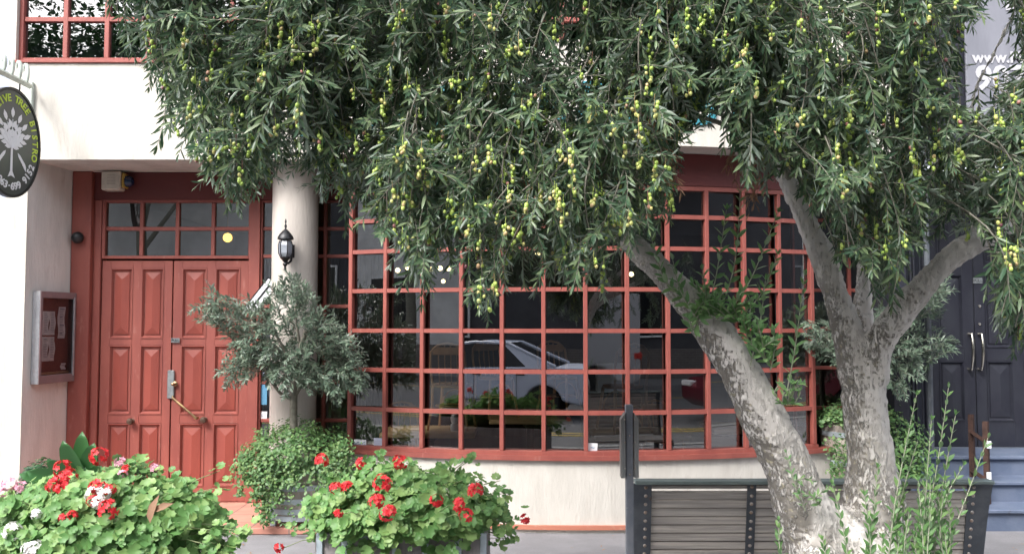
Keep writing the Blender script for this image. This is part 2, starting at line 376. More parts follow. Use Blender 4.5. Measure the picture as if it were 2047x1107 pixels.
# fast triangle meshes for foliage
class Soup:
    def __init__(s): s.V = []; s.T = []; s.n = 0
    def add(s, v, t): s.V.append(np.asarray(v, float)); s.T.append(np.asarray(t, int) + s.n); s.n += len(v)
    def inst(s, v, t, Ms):            # Ms (k,3,4)
        if len(Ms) == 0: return
        Ms = np.asarray(Ms); k = len(Ms); n = len(v)
        W = np.einsum('kij,nj->kni', Ms[:, :, :3], v) + Ms[:, None, :, 3]
        T = (t[None] + (np.arange(k) * n)[:, None, None]).reshape(-1, 3)
        s.add(W.reshape(-1, 3), T)
    def arrays(s): return np.concatenate(s.V), np.concatenate(s.T)
    def tube(s, pts, r0, r1, n=4):
        pts = np.asarray(pts, float); m = len(pts)
        v = np.zeros((m, n, 3))
        for i in range(m):
            t = pts[min(i + 1, m - 1)] - pts[max(i - 1, 0)]; t /= np.linalg.norm(t) + 1e-9
            a = np.cross(t, (0.3, .9, .1)); a /= np.linalg.norm(a) + 1e-9; b = np.cross(t, a); r = r0 + (r1 - r0) * i / (m - 1)
            for j in range(n):
                w = 2 * math.pi * j / n; v[i, j] = pts[i] + (a * math.cos(w) + b * math.sin(w)) * r
        T = []
        for i in range(m - 1):
            for j in range(n):
                p, q, u, w = i * n + j, i * n + (j + 1) % n, (i + 1) * n + (j + 1) % n, (i + 1) * n + j
                T += [(p, q, u), (p, u, w)]
        s.add(v.reshape(-1, 3), T)
    def make(s, name, m, parent=None, smooth=False, origin=None, **kw):
        V, T = s.arrays()
        off = np.array(wl(parent)) if parent else (np.array(origin) if origin is not None else np.array([V[:, 0].mean(), V[:, 1].mean(), V[:, 2].min()]))
        me = bpy.data.meshes.new(name)
        me.vertices.add(len(V)); me.vertices.foreach_set('co', (V - off).astype(np.float32).ravel())
        me.loops.add(len(T) * 3); me.loops.foreach_set('vertex_index', T.astype(np.int32).ravel())
        me.polygons.add(len(T)); me.polygons.foreach_set('loop_start', np.arange(0, len(T) * 3, 3, dtype=np.int32))
        me.update(calc_edges=True)
        o = link_mesh(name, me, m, parent, smooth)
        if not parent: o.location = Vector(off)
        return tag(o, **kw)
def nrm(a): return a / (np.linalg.norm(a) + 1e-9)
def frame(d, up, s=1.0, p=(0, 0, 0), w=1.0):
    x = nrm(np.asarray(d, float)); u = np.asarray(up, float); u = u - x * u.dot(x)
    if np.linalg.norm(u) < 1e-3: u = np.cross(x, (0, 1, 0.3))
    z = nrm(u); y = np.cross(z, x)
    M = np.zeros((3, 4)); M[:, 0] = x * s; M[:, 1] = y * s * w; M[:, 2] = z * s; M[:, 3] = p
    return M
def leaf(L=1.0, W=.2, bend=.12, fold=.25):
    xs = [0, .28, .62, 1]; ws = [0, .82, .95, 0]; zb = lambda x: -bend * x * x * L
    v = [(0, 0, 0)]
    for x, w in ((.28, .85), (.64, .9)):
        h = W / 2 * w
        v += [(x * L, h, zb(x) + fold * h), (x * L, 0, zb(x)), (x * L, -h, zb(x) + fold * h)]
    v.append((L, 0, zb(1)))
    t = [(0, 2, 1), (0, 3, 2), (1, 2, 5), (1, 5, 4), (2, 3, 6), (2, 6, 5), (4, 5, 7), (5, 6, 7)]
    return np.array(v), np.array(t)
def twig_template(seed, L=.2, n=9, ll=.058, lw=.011, droop=.25, ang=48, wav=.3):
    r = np.random.default_rng(seed); S = Soup(); St = Soup()
    d = np.array([1., 0, 0]); p = np.zeros(3); pts = [p.copy()]; k = 0
    step = L / n; up = np.array([0, 0, 1.])
    Ms = []
    for i in range(n + 1):
        if i:
            d = nrm(d + np.array([0, 0, -droop * step * 6]) + r.normal(0, .05, 3)); p = p + d * step; pts.append(p.copy())
        a = r.uniform(0, .5) + (math.pi / 2 if i % 2 else 0)
        side = nrm(np.cross(d, up)); oth = np.cross(side, d)
        ax = side * math.cos(a) + oth * math.sin(a)
        for sgn in (1, -1):
            if r.random() < .08: continue
            an = R(ang + r.normal(0, 13)) * (1 - .45 * i / n)
            dd = d * math.cos(an) + ax * sgn * math.sin(an); dd = nrm(dd + r.normal(0, .1, 3))
            nn = nrm(d * math.sin(an) - ax * sgn * math.cos(an)) * -1   # upper side faces the twig tip side
            nn = nrm(-nn * .6 + np.array([0, 0, .9]) + r.normal(0, .35, 3))
            s = ll * r.uniform(.7, 1.2) * (1 - .35 * max(0, i / n - .6) / .4) * (.75 if i == 0 else 1)
            Ms.append(frame(dd, nn, s, p))
    Ms.append(frame(d, (0, 0, 1), ll * .7, p))
    lv, lt = leaf(1, lw / ll, .14 * wav / .3, .3)
    lv2, lt2 = leaf(1, lw / ll * .85, -.05, .2)
    Ms = np.array(Ms); h = len(Ms) // 3
    S.inst(lv, lt, Ms[h:]); S.inst(lv2, lt2, Ms[:h])
    St.tube(pts, .0022, .001, 3)
    return S.arrays(), St.arrays()
# ------------------------------------------------------------------ world and sun
w = bpy.data.worlds.new('World'); sc.world = w; w.use_nodes = True
N, L = w.node_tree.nodes, w.node_tree.links
sky = N.new('ShaderNodeTexSky'); sky.sky_type = 'NISHITA'; sky.sun_disc = False
SE, SA = R(48), R(-150)      # elevation; sun behind the camera, to the left
sky.sun_elevation = SE; sky.air_density = 1; sky.dust_density = 4; sky.ozone_density = 1
hs = N.new('ShaderNodeHueSaturation'); hs.inputs['Saturation'].default_value = .30
L.new(sky.outputs[0], hs.inputs['Color']); L.new(hs.outputs[0], N['Background'].inputs['Color'])
N['Background'].inputs['Strength'].default_value = .15
sund = Vector((-.55, -.75, 0)).normalized() * math.cos(SE) + Vector((0, 0, math.sin(SE)))
sky.sun_rotation = math.atan2(sund.x, sund.y)
sl = bpy.data.lights.new('sun', 'SUN'); sl.energy = .75; sl.angle = R(14); sl.color = (1, .97, .93)
so = bpy.data.objects.new('sun', sl); COL.objects.link(so); so.rotation_euler = (-sund).to_track_quat('-Z', 'Y').to_euler()
so.location = (0, 0, 12)
sc.view_settings.view_transform = 'Standard'; sc.view_settings.look = 'None'; sc.view_settings.exposure = 1.85
sc.cycles.max_bounces = 8; sc.cycles.transparent_max_bounces = 12; sc.cycles.use_denoising = True
sc.cycles.caustics_reflective = False; sc.cycles.caustics_refractive = False
# ------------------------------------------------------------------ setting
FY, DY = 7.37, 8.0           # facade plane, door plane
b = MB().box(-40, 40, 2.5, 30, -.3, 0); obj('pavement', b, 'asphalt', kind='structure')
b = MB().box(-40, 40, 2.32, 2.497, -.3, .012); obj('kerb', b, 'kerb_stone', kind='structure')
b = MB().box(-40, 40, -9, 2.317, -.3, -.13); obj('road', b, 'road_asphalt', kind='structure')
b = MB().box(-40, 40, -12, -9.003, -.3, 0); obj('far_pavement', b, 'asphalt', kind='structure')
b = MB()
for y in (-.05, -.35, -6.5): b.box(-40, 40, y, y + .1, -.126, -.122)
obj('road_markings', b, 'yellow_line', kind='structure')
b = MB().box(-300, 300, -300, 300, -.5, -.31); obj('ground', b, 'road_asphalt', kind='structure')
# entrance step
b = MB().bbox(-3.97, -1.25, 7.0, 8.02, .001, .05, .006)
obj('doorstep', b, 'terracotta_tile', label='low terracotta tiled doorstep in front of the red double door', cat='doorstep')
# ------------------------------------------------------------------ bistro building
BC = (.575, 11.66); RB = 4.6
HALF = 12 * .3285 / 2 / RB
def arcpt(r, a): return (BC[0] + r * math.sin(a), BC[1] - r * math.cos(a))
def arc(mb, r0, r1, a0, a1, z0, z1, n=36, mi=0):
    pts = [arcpt(r0, a0 + (a1 - a0) * i / n) for i in range(n + 1)] + [arcpt(r1, a1 + (a0 - a1) * i / n) for i in range(n + 1)]
    n2 = n + 1
    v = [(x, y, z0) for x, y in pts] + [(x, y, z1) for x, y in pts]; m = len(pts); f = []
    for i in range(n):
        j = m - 1 - i
        f.append((i + 1, i, j, j - 1)); f.append((m + i, m + i + 1, m + j - 1, m + j))
        f.append((i, i + 1, m + i + 1, m + i)); f.append((j - 1, j, m + j, m + j - 1))
    f.append((0, m, m + m - 1, m - 1)); f.append((n, n + 1, m + n + 1, m + n))
    mb.add(v, f, None, mi)
bld = thing('bistro_building', 'cream stucco bistro with red door and curved red gridded window behind the olive tree', 'building', (0, DY, 0))
ZF0, ZF1 = at(200, 319, FY).z, at(200, 127, FY).z
pts = [(-4.17, FY)]; aF = math.acos((BC[1] - FY) / (RB + .31))
pts += [arcpt(RB + .31, -aF + 2 * aF * i / 40) for i in range(41)]
pts += [(3.13, FY), (3.13, 8.3), (-4.17, 8.3)]
obj('fascia', MB().prism(pts, ZF0, ZF1), 'stucco', bld)
b = MB().prism([(-4.17, FY), (-3.99, FY), (-3.99, FY + .003), (-3.99, 8.3), (-4.17, 8.3)], 0, ZF0)
obj('pillar', b, 'stucco', bld)
b = MB().prism([(-3.987, FY + .002), (-3.90, DY - .05), (-3.90, 8.3), (-3.987, 8.3)], 0, ZF0)
obj('reveal_wall', b, 'stucco_reveal', bld)
cx = at(589, 560, 7.76).x
b = MB().lathe([(.195, .05), (.195, 2.955)], (cx, 7.76, 0), 40)
obj('column', b, 'stucco_column', bld, smooth=True)
# bay: low wall, ledge
zs = [at(1165, y, BC[1] - RB).z for y in (905, 825, 743, 661, 578, 496, 432, 374)]
b = MB(); arc(b, RB + .012, RB - .15, -HALF - .004, HALF + .035, 0, zs[0] - .055)
x1, y1 = arcpt(RB - .0, HALF + .035)
b.prism([(x1 - .15, y1 + .09), (x1 - .02, y1 + .03), (x1 + .02, 8.3), (x1 - .15, 8.3)], 0, zs[0] - .06)
x0, y0 = arcpt(RB, -HALF)
b.prism([(x0, y0 + .06), (x0 + .12, y0 + .06), (x0 + .12, 8.3), (x0, 8.3)], 0, zs[0] - .06)
obj('bay_wall', b, 'stucco', bld)
b = MB(); arc(b, RB + .035, RB + .0125, -HALF, HALF + .03, .028, .062); obj('base_ledge', b, 'ledge', bld)
b = MB(); arc(b, RB + .022, RB - .1, -HALF - .006, HALF + .012, zs[-1] + .02, ZF0 - .002); obj('header_beam', b, 'red_beam', bld)
# bay frame
b = MB()
arc(b, RB + .045, RB - .06, -HALF - .01, HALF + .04, zs[0] - .055, zs[0] - .018)     # sill
arc(b, RB + .022, RB - .05, -HALF - .006, HALF + .006, zs[0] - .0175, zs[0] + .014)
for z in zs[1:-1]: arc(b, RB + .010, RB - .022, -HALF, HALF, z - .0165, z + .0165)
arc(b, RB + .012, RB - .03, -HALF, HALF, zs[-1] - .018, zs[-1] + .0195)
for i in range(13):
    a = -HALF + 2 * HALF * i / 12; wv = .019 if i in (0, 12) else .0165
    M = Matrix.Translation((*arcpt(RB, a), 0)) @ Matrix.Rotation(a, 4, 'Z')
    dpt = .016 if i in (0, 3, 6, 9, 12) else .0145
    b.bbox(-wv, wv, -dpt, .028, zs[0] + .014, zs[-1] - .018, .004, M)
bay = obj('bay_window', b, 'red_paint', bld)
for k in range(4):
    a0 = -HALF + 2 * HALF * k / 4; a1 = a0 + HALF / 2
    p, q = arcpt(RB - .03, a0), arcpt(RB - .03, a1)
    g = MB().add([(p[0], p[1], zs[0]), (q[0], q[1], zs[0]), (q[0], q[1], zs[-1]), (p[0], p[1], zs[-1])], [(0, 1, 2, 3)])
    obj('glass_sheet', g, 'window_glass', bay)
# flat glazing helper at plane Y
def glazing(name, xs, zz, Y, parent, wv=.018, dep=.04, m='red_paint', gm='window_glass', outer=.03):
    f = MB()
    x0, x1, z0, z1 = xs[0], xs[-1], zz[0], zz[-1]
    f.bbox(x0 - outer, x0, Y - .01, Y + dep + .02, z0 - outer, z1 + outer, .004); f.bbox(x1, x1 + outer, Y - .01, Y + dep + .02, z0 - outer, z1 + outer, .004)
    f.bbox(x0, x1, Y - .01, Y + dep + .02, z0 - outer, z0, .004); f.bbox(x0, x1, Y - .01, Y + dep + .02, z1, z1 + outer, .004)
    for x in xs[1:-1]: f.bbox(x - wv, x + wv, Y, Y + dep, z0, z1, .004)
    for z in zz[1:-1]: f.bbox(x0, x1, Y + .003, Y + dep, z - wv, z + wv, .004)
    o = obj(name, f, m, parent)
    g = MB().add([(x0, Y + dep * .6, z0), (x1, Y + dep * .6, z0), (x1, Y + dep * .6, z1), (x0, Y + dep * .6, z1)], [(0, 1, 2, 3)])
    obj('glass_sheet', g, gm, o)
    return o
X = lambda px, Y=DY, py=650: at(px, py, Y).x
Z = lambda py, Y=DY: at(1023, py, Y).z
# door surround (px measured near y=600)
fr = MB()
fr.bbox(-3.897, X(184), DY - .07, DY + .12, .05, ZF0 - .002, .004)
fr.bbox(X(184), X(199), DY - .012, DY + .12, .05, Z(400) - .002, .004)
fr.bbox(X(497), X(519), DY - .03, DY + .12, .05, Z(400) - .002, .004)
obj('door_frame', fr, 'red_paint', bld)
obj('header_beam', MB().bbox(X(184), X(712), DY - .02, DY + .12, Z(400), ZF0 - .002, .003), 'red_beam', bld)
glazing('transom_window', [X(206) + (X(494) - X(206)) * i / 4 for i in range(5)], [Z(511), Z(457), Z(405)], DY + .005, bld, .017, .04, outer=.028)
zd0, zd1 = .056, Z(521)
def leaf_door(x0, x1, z0, z1, Y, cols, rows, name, parent, m='red_paint', mp='red_panel', rail=.0, stile=.075):
    b = MB(); b.box(x0, x1, Y + .022, Y + .05, z0, z1)
    cw = (x1 - x0 - stile * (cols + 1)) / cols
    vs = [x0 + i * (cw + stile) for i in range(cols + 1)]
    for v in vs: b.bbox(v, v + stile, Y, Y + .0215, z0, z1, .002)
    zz = [z0] + [q for r in rows for q in r] + [z1]
    for c in range(cols):
        xa, xb = vs[c] + stile, vs[c + 1]
        for i in range(0, len(zz), 2): b.bbox(xa, xb, Y + .001, Y + .0215, zz[i], zz[i + 1], .002)
        for za, zb in rows:
            for e, (k0, k1, ya, yb) in enumerate(((0, .010, Y - .005, Y - .005), (.010, .024, Y - .005, Y + .018))):
                o = [(xa + k0, ya, za + k0), (xb - k0, ya, za + k0), (xb - k0, ya, zb - k0), (xa + k0, ya, zb - k0)]
                n_ = [(xa + k1, yb, za + k1), (xb - k1, yb, za + k1), (xb - k1, yb, zb - k1), (xa + k1, yb, zb - k1)]
                b.add(o + n_, [(j, (j + 1) % 4, 4 + (j + 1) % 4, 4 + j) for j in range(4)])
            q = .036; xm = (xa + xb) / 2; hh = (xb - xa) / 2 - q
            v = [(xa + q, Y + .015, za + q), (xb - q, Y + .015, za + q), (xb - q, Y + .015, zb - q), (xa + q, Y + .015, zb - q), (xm, Y + .001, za + q + hh), (xm, Y + .001, zb - q - hh)]
            b.add(v, [(0, 1, 4), (1, 2, 5, 4), (2, 3, 5), (3, 0, 4, 5)], None, 1)
            o = [(xa + .02, Y + .0205, za + .02), (xb - .02, Y + .0205, za + .02), (xb - .02, Y + .0205, zb - .02), (xa + .02, Y + .0205, zb - .02)]
            b.add([(x, y, z) for x, y, z in v[:4]] + [(x, Y + .0205, z) for x, y, z in v[:4]], [(j + 4, (j + 1) % 4 + 4, (j + 1) % 4, j) for j in range(4)], None, 1)
    return obj(name, b, [m, mp], parent)
rows = [(Z(972), Z(846)), (Z(828), Z(690)), (Z(676), Z(536))]
d1 = leaf_door(X(201), X(342), zd0, zd1, DY + .01, 2, rows, 'door_leaf', bld)
d2 = leaf_door(X(344.5), X(495), zd0, zd1, DY + .01, 2, rows, 'door_leaf', bld)
def knob(px, py, Y, par, r=.03, m='dark_brass'):
    p = at(px, py, Y); b = MB(); Mx = Matrix.Translation(p) @ Matrix.Rotation(R(90), 4, 'X')
    b.lathe([(.001, -.004), (.022, -.004), (.022, .004), (.010, .008), (.010, .02), (r * .8, .03), (r, .045), (r * .8, .062), (.001, .068)], (0, 0, 0), 20, Mx)
    obj('door_knob', b, m, par, smooth=True)
knob(264, 841, DY + .008, d1); knob(410, 838, DY + .008, d2)
p = at(341, 768, DY)
obj('handle_plate', MB().bbox(p.x - .027, p.x + .035, DY - .012, DY + .004, p.z - .125, p.z + .125, .006), 'grey_plate', d2)
p0, p1 = at(345, 792, DY - .02), at(391, 835, DY - .06)
b = MB().tube([p0, p0 + Vector((.015, -.04, -.01)), p1 + Vector((-.02, -.0, .02)), p1, p1 + Vector((.0, .05, -.005))], [.010, .011, .010, .014, .014], 10)
obj('door_handle', b, 'brass', d2, smooth=True)
knob(350, 767, DY - .01, d2, .016, 'brass')
def sign_plate(px, py, Y, txt, par, w=.075, h=.04):
    p = at(px, py, Y); o = obj('door_plate', MB().bbox(p.x - w / 2, p.x + w / 2, Y - .006, Y, p.z - h / 2, p.z + h / 2, .001), 'grey_plate', par)
    b = MB().text(txt, h * .75, Matrix.Translation((p.x, Y - .0075, p.z)) @ Matrix.Rotation(R(90), 4, 'X'), .001)
    obj('lettering', b, 'black_metal', o)
sign_plate(351, 680, DY - .003, 'PULL', d2)
p = at(399, 990, DY)
obj('door_vent', MB().bbox(p.x - .03, p.x + .045, DY - .012, DY + .008, p.z - .03, p.z + .03, .003), 'cream_plastic', d2)
# side lights
zr = [Z(y) for y in (985, 915, 840, 764, 688, 612, 512, 457, 405)]
glazing('side_window', [X(523), X(600), X(648), X(700)], zr, DY, bld, .016, .04, outer=.02)
obj('side_wall', MB().bbox(X(519), X(712), DY - .01, DY + .12, .05, zr[0] - .02, .003), 'red_paint', bld)
xr0 = arcpt(RB, HALF)[0] + .03
zr2 = [Z(y) for y in (900, 815, 735, 657, 580, 505, 440, 380)]
glazing('side_window', [xr0, X(1700), X(1768)], zr2, DY, bld, .016, .04, outer=.02)
obj('side_wall', MB().box(xr0, 3.13, DY, DY + .12, 0, zr2[0] - .022), 'stucco_column', bld)
obj('side_wall', MB().box(X(1774), 3.13, DY - .04, DY + .12, zr2[0], ZF0 - .002), 'red_paint', bld)
obj('header_beam', MB().box(xr0, X(1774), DY, DY + .12, zr2[-1] + .022, ZF0 - .002), 'red_beam', bld)
# room inside
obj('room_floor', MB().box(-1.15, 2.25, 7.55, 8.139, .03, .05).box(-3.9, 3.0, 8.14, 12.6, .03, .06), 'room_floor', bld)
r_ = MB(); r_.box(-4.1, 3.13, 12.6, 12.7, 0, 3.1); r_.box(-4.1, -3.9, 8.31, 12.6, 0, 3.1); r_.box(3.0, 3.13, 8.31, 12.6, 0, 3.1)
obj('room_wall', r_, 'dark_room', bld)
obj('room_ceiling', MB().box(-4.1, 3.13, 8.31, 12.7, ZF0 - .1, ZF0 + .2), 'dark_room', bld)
cur = MB()
for i in range(40):
    x = -3.2 + i * .045; cur.tube([(x, 11.6 + .03 * math.sin(i * 1.9), .06), (x, 11.6 + .03 * math.sin(i * 1.9), 2.5)], .03, 8)
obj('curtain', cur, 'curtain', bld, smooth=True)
# upper storey
UY = FY + .05
ux = [X(48, UY, 60) + .385 * i * .9 for i in range(20)]
ux = [x for x in ux if x < 3.05]
uz = [ZF1 + .06, ZF1 + .06 + .33, ZF1 + .06 + .66, ZF1 + .06 + .99, ZF1 + .06 + 1.32]
up = glazing('upper_window', ux, uz, UY, bld, .02, .05, m='red_paint_worn', outer=.035)
obj('window_sill', MB().bbox(ux[0] - .04, ux[-1] + .04, FY - .02, UY + .1, ZF1 + .001, ZF1 + .024, .004), 'red_paint_worn', bld)
b = MB(); b.box(-4.17, ux[0] - .036, FY, 8.3, ZF1, 6.2); b.box(ux[-1] + .036, 3.13, FY, 8.3, ZF1, 6.2); b.box(ux[0] - .036, ux[-1] + .036, FY, 8.3, uz[-1] + .036, 6.2)
obj('upper_wall', b, 'stucco', bld)
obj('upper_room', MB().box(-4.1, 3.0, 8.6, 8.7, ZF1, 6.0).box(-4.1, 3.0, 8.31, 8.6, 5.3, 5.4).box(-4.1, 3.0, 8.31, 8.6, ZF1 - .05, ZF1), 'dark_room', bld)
obj('reflection_strip', MB().box(ux[0], ux[-1], UY + .12, UY + .13, uz[0], uz[0] + .14), 'pale_blue', bld)  # pale strip standing in for the light blue reflection low in the panes
obj('roof', MB().bbox(-4.2, 3.13, FY - .1, 13, 6.2, 6.4, .02), 'stucco', bld)
obj('back_wall', MB().box(-4.17, 3.13, 12.71, 12.9, 0, 6.2).box(-4.17, -4.11, 8.3, 12.7, 0, 6.2), 'stucco', bld)
# teal lettering on the fascia
msg = 'OLIVE TREE BISTRO'; b = MB(); Rf = RB + .31
for i, ch in enumerate(msg):
    if ch == ' ': continue
    a = -aF * .93 + 2 * aF * .93 * i / (len(msg) - 1)
    p = arcpt(Rf + .008, a)
    b.text(ch, .44, Matrix.Translation((p[0], p[1], 3.27)) @ Matrix.Rotation(a, 4, 'Z') @ Matrix.Rotation(R(90), 4, 'X'), .008, bold=.008, shear=.15)
obj('lettering', b, 'teal', bld)
# ------------------------------------------------------------------ neighbours
nb = thing('neighbour_building', 'dark navy panelled shopfront building to the right with blue steps', 'building', (4.5, 8, 0))
NX = 3.133
obj('front_wall', MB().prism([(NX, 7.42), (NX + .12, 7.42), (3.76, 8.17), (3.76, 8.4), (NX, 8.4)], 0, 3.1), 'navy_paint', nb)
for k in range(2):
    e0, e1 = Vector((NX + .12, 7.42, 0)), Vector((3.76, 8.17, 0)); dv = e1 - e0
    ang = math.atan2(dv.y, dv.x); M = Matrix.Translation(e0) @ Matrix.Rotation(ang, 4, 'Z')
    for (za, zb) in ((.65, 1.3), (1.42, 2.3)):
        t = MB(); xa = .10 + k * .42
        t.bbox(xa, xa + .34, -.02, .0, za, zb, .008, M); t.bbox(xa + .06, xa + .28, -.035, -.02, za + .06, zb - .06, .012, M)
        obj('wall_panel', t, 'navy_paint', nb)
NDY = 8.17
obj('front_wall', MB().box(5.35, 8, 7.42, 8.4, 0, 3.1).box(NX, 8, NDY - .1, 8.4, 3.1, 3.4), 'navy_paint', nb)
obj('upper_wall', MB().box(NX + .002, 8, 7.42, 8.06, 3.12, 6.4), 'navy_paint', nb)
nz = [(Z(870, NDY), Z(712, NDY)), (Z(692, NDY), Z(560, NDY)), (Z(540, NDY), Z(430, NDY))]
nrow = [(.74, 1.28), (1.40, 2.06), (2.16, 2.85)]
e1 = leaf_door(3.765, X(1947, NDY), .51, 3.0, NDY, 1, nrow, 'door_leaf', nb, 'navy_paint', 'navy_paint', stile=.095)
e2 = leaf_door(X(1949, NDY), 5.3, .51, 3.0, NDY, 3, nrow, 'door_leaf', nb, 'navy_paint', 'navy_paint', stile=.095)
for px, par in ((1937, e1), (1957, e2)):
    pa, pb = at(px, 668, NDY), at(px, 738, NDY); b = MB()
    pts = [pa, pa + Vector((0, -.05, 0))] + [pa.lerp(pb, t) + Vector((0, -.05 - .025 * math.sin(math.pi * t), 0)) for t in (.15, .3, .5, .7, .85)] + [pb + Vector((0, -.05, 0)), pb]
    b.tube(pts, [.016, .010, .011, .013, .014, .013, .011, .010, .016], 10)
    obj('door_handle', b, 'chrome', par, smooth=True)
for py in (612, 648):
    p = at(1958, py, NDY); obj('door_lock', MB().lathe([(.001, 0), (.013, 0), (.011, .008), (.001, .01)], (0, 0, 0), 14, Matrix.Translation(p) @ Matrix.Rotation(R(90), 4, 'X')), 'chrome', e2)
sign_plate(1954, 561, NDY - .002, 'PULL', e2, .085, .05)
st = MB()
for i, (z, y) in enumerate(((.17, 7.1), (.335, 7.40), (.50, 7.68))):
    st.box(NX + .1, 5.6, y + .02, 8.3, z - .165 if i else 0, z - .03); st.bbox(NX + .09, 5.61, y - .01, 8.3 - i * .003, z - .03, z, .006)
obj('steps', st, 'step_paint', nb)
p = at(1855, 510, 7.38)
obj('downpipe', MB().tube([(p.x - .02, 7.36, .6), (p.x - .02, 7.36, 3.4)], .024, 14), 'slate_steel', nb, smooth=True)
ban = thing('banner', 'grey shop banner with white web address and number at the upper right', 'banner', (4.9, 7.3, 3.3))
bx = X(1932, 7.35, 100)
obj('sheet', MB().bbox(bx, 6.0, 7.36, 7.385, 3.30, 5.2, .003), 'banner', ban)
def flat_text(t, px, py, Y, size, par, m, align='LEFT', bold=.004):
    p = at(px, py, Y); b = MB().text(t, size, Matrix.Translation(p) @ Matrix.Rotation(R(90), 4, 'X'), .002, align=align, bold=bold)
    return obj('lettering', b, m, par)
flat_text('www.MAS', 1944, 116, 7.355, .13, ban, 'banner_white'); flat_text('9079', 1950, 158, 7.355, .28, ban, 'banner_white', bold=.008)
flat_text('Ba', 2008, 6, 7.355, .2, ban, 'banner_white')
ln = MB().box(-9, -4.174, 7.5, 9, 0, 6.3); obj('neighbour_building', ln, 'pale_blue', label='pale blue rendered wall of the building at the far left edge', cat='building')
# ------------------------------------------------------------------ small things on the facade
mc = thing('menu_case', 'aluminium glazed menu case with pinned menus on the wall left of the door', 'display case', (-3.93, 7.7, 1.1))
xa, xb, ya, yb, za, zb = -3.975, -3.895, 7.46, 7.93, 1.115, 1.885
ang = math.atan2(.09, .63)
Mc = Matrix.Translation((-3.972, 7.46, 0)) @ Matrix.Rotation(-ang, 4, 'Z')   # local: x outwards, y along the wall
L_ = .48; T_ = .072
f = MB(); f.bbox(0, T_, 0, .018, za, zb, .003, Mc); obj('side_frame', f, 'aluminium', mc)
f = MB(); f.bbox(0, T_, L_ - .018, L_, za, zb, .003, Mc); f.bbox(0, T_, .0185, L_ - .0185, zb - .055, zb, .003, Mc); f.bbox(0, T_, .0185, L_ - .0185, za, za + .07, .003, Mc)
f.bbox(T_ - .01, T_ + .004, .0, .03, za, zb, .002, Mc)
f.bbox(T_ - .01, T_ + .006, L_ - .035, L_ - .019, za + .05, zb - .04, .002, Mc, 1)
obj('frame', f, ['case_frame', 'aluminium'], mc)
obj('backing', MB().bbox(.002, .012, .0185, L_ - .0185, za + .0705, zb - .0555, .001, Mc), 'cork', mc)
obj('cork_strip', MB().bbox(.013, .03, .0185, L_ - .0185, za + .071, za + .092, .003, Mc), 'cork_sill', mc)
obj('glass', MB().add([Mc @ Vector(q) for q in ((T_ - .012, .02, za + .06), (T_ - .012, L_ - .02, za + .06), (T_ - .012, L_ - .02, zb - .05), (T_ - .012, .02, zb - .05))], [(0, 1, 2, 3)]), 'clear_glass', mc)
sheets = [(.03, .085, 1.53, 1.76, 'narrow menu sheet at the upper left of the menu case'), (.03, .085, 1.33, 1.52, 'narrow menu sheet at the lower left of the menu case'),
          (.105, .185, 1.52, 1.72, 'upper left sheet of the middle pair in the menu case'), (.195, .27, 1.52, 1.72, 'upper right sheet of the middle pair in the menu case'),
          (.105, .185, 1.30, 1.505, 'lower left sheet of the middle pair in the menu case'), (.195, .27, 1.30, 1.505, 'lower right sheet of the middle pair in the menu case'),
          (.31, .40, 1.49, 1.76, 'tall menu sheet with bold print at the upper right of the menu case'), (.36, .42, 1.22, 1.275, 'small square card at the bottom right of the menu case')]
for (u0, u1, z0, z1, lb) in sheets:
    t = thing('menu_sheet', lb, 'menu', Mc @ Vector((.02, (u0 + u1) / 2, z0)), group='menus pinned in the glazed case')
    s = MB(); nseg = 6
    v = []
    for i in range(nseg + 1):
        z = z0 + (z1 - z0) * i / nseg; o = .018 + .006 * math.sin(i * 1.3 + u0 * 20)
        v += [Mc @ Vector((o, u0, z)), Mc @ Vector((o + .003, u1, z)), ]
    s.add(v, [(2 * i, 2 * i + 1, 2 * i + 3, 2 * i + 2) for i in range(nseg)]); obj('sheet', s, 'paper', t)
    s = MB(); nl = int((z1 - z0) / .014) - 2
    for i in range(nl):
        z = z1 - .018 - i * .014; e = random.uniform(.55, .95); th = .0022 if u0 != .31 or i % 5 else .006
        oo = .0265
        s.box(oo, oo + .0005, u0 + .012, u0 + .012 + (u1 - u0 - .024) * e, z - th, z + th, Mc)
    if nl > 0: obj('print', s, 'ink', t)
ab = at(228, 362, DY - .1)
al = thing('alarm_box', 'cream alarm box with a dark blue strobe above the door', 'alarm', (ab.x, DY - .02, ab.z - .09))
obj('casing', MB().bbox(ab.x - .098, ab.x + .07, DY - .14, DY - .0205, ab.z - .085, ab.z + .085, .012), 'cream_plastic', al)
g = MB()
for i in range(7): g.box(ab.x - .045, ab.x + .03, DY - .1415, DY - .1395, ab.z + .045 - i * .013, ab.z + .048 - i * .013)
obj('grille', g, 'grille_ink', al)
obj('side_cover', MB().bbox(ab.x + .071, ab.x + .10, DY - .12, DY - .0205, ab.z - .06, ab.z + .07, .01), 'yellow_plastic', al)
obj('strobe', MB().lathe([(.05, 0), (.05, .03), (.035, .055), (.001, .065)], (0, 0, 0), 18, Matrix.Translation((ab.x + .1, DY - .075, ab.z + .0)) @ Matrix.Rotation(R(90), 4, 'Y')), 'blue_plastic', al, smooth=True)
p = at(155, 475, DY - .11)
b = MB().ball(p, .052, 20, 12).lathe([(.03, 0), (.03, .05)], (0, 0, 0), 14, Matrix.Translation(p) @ Matrix.Rotation(R(-90), 4, 'X'))
obj('dome_lamp', b, 'black_metal', smooth=True, label='small round black dome lamp on the red door jamb', cat='lamp')
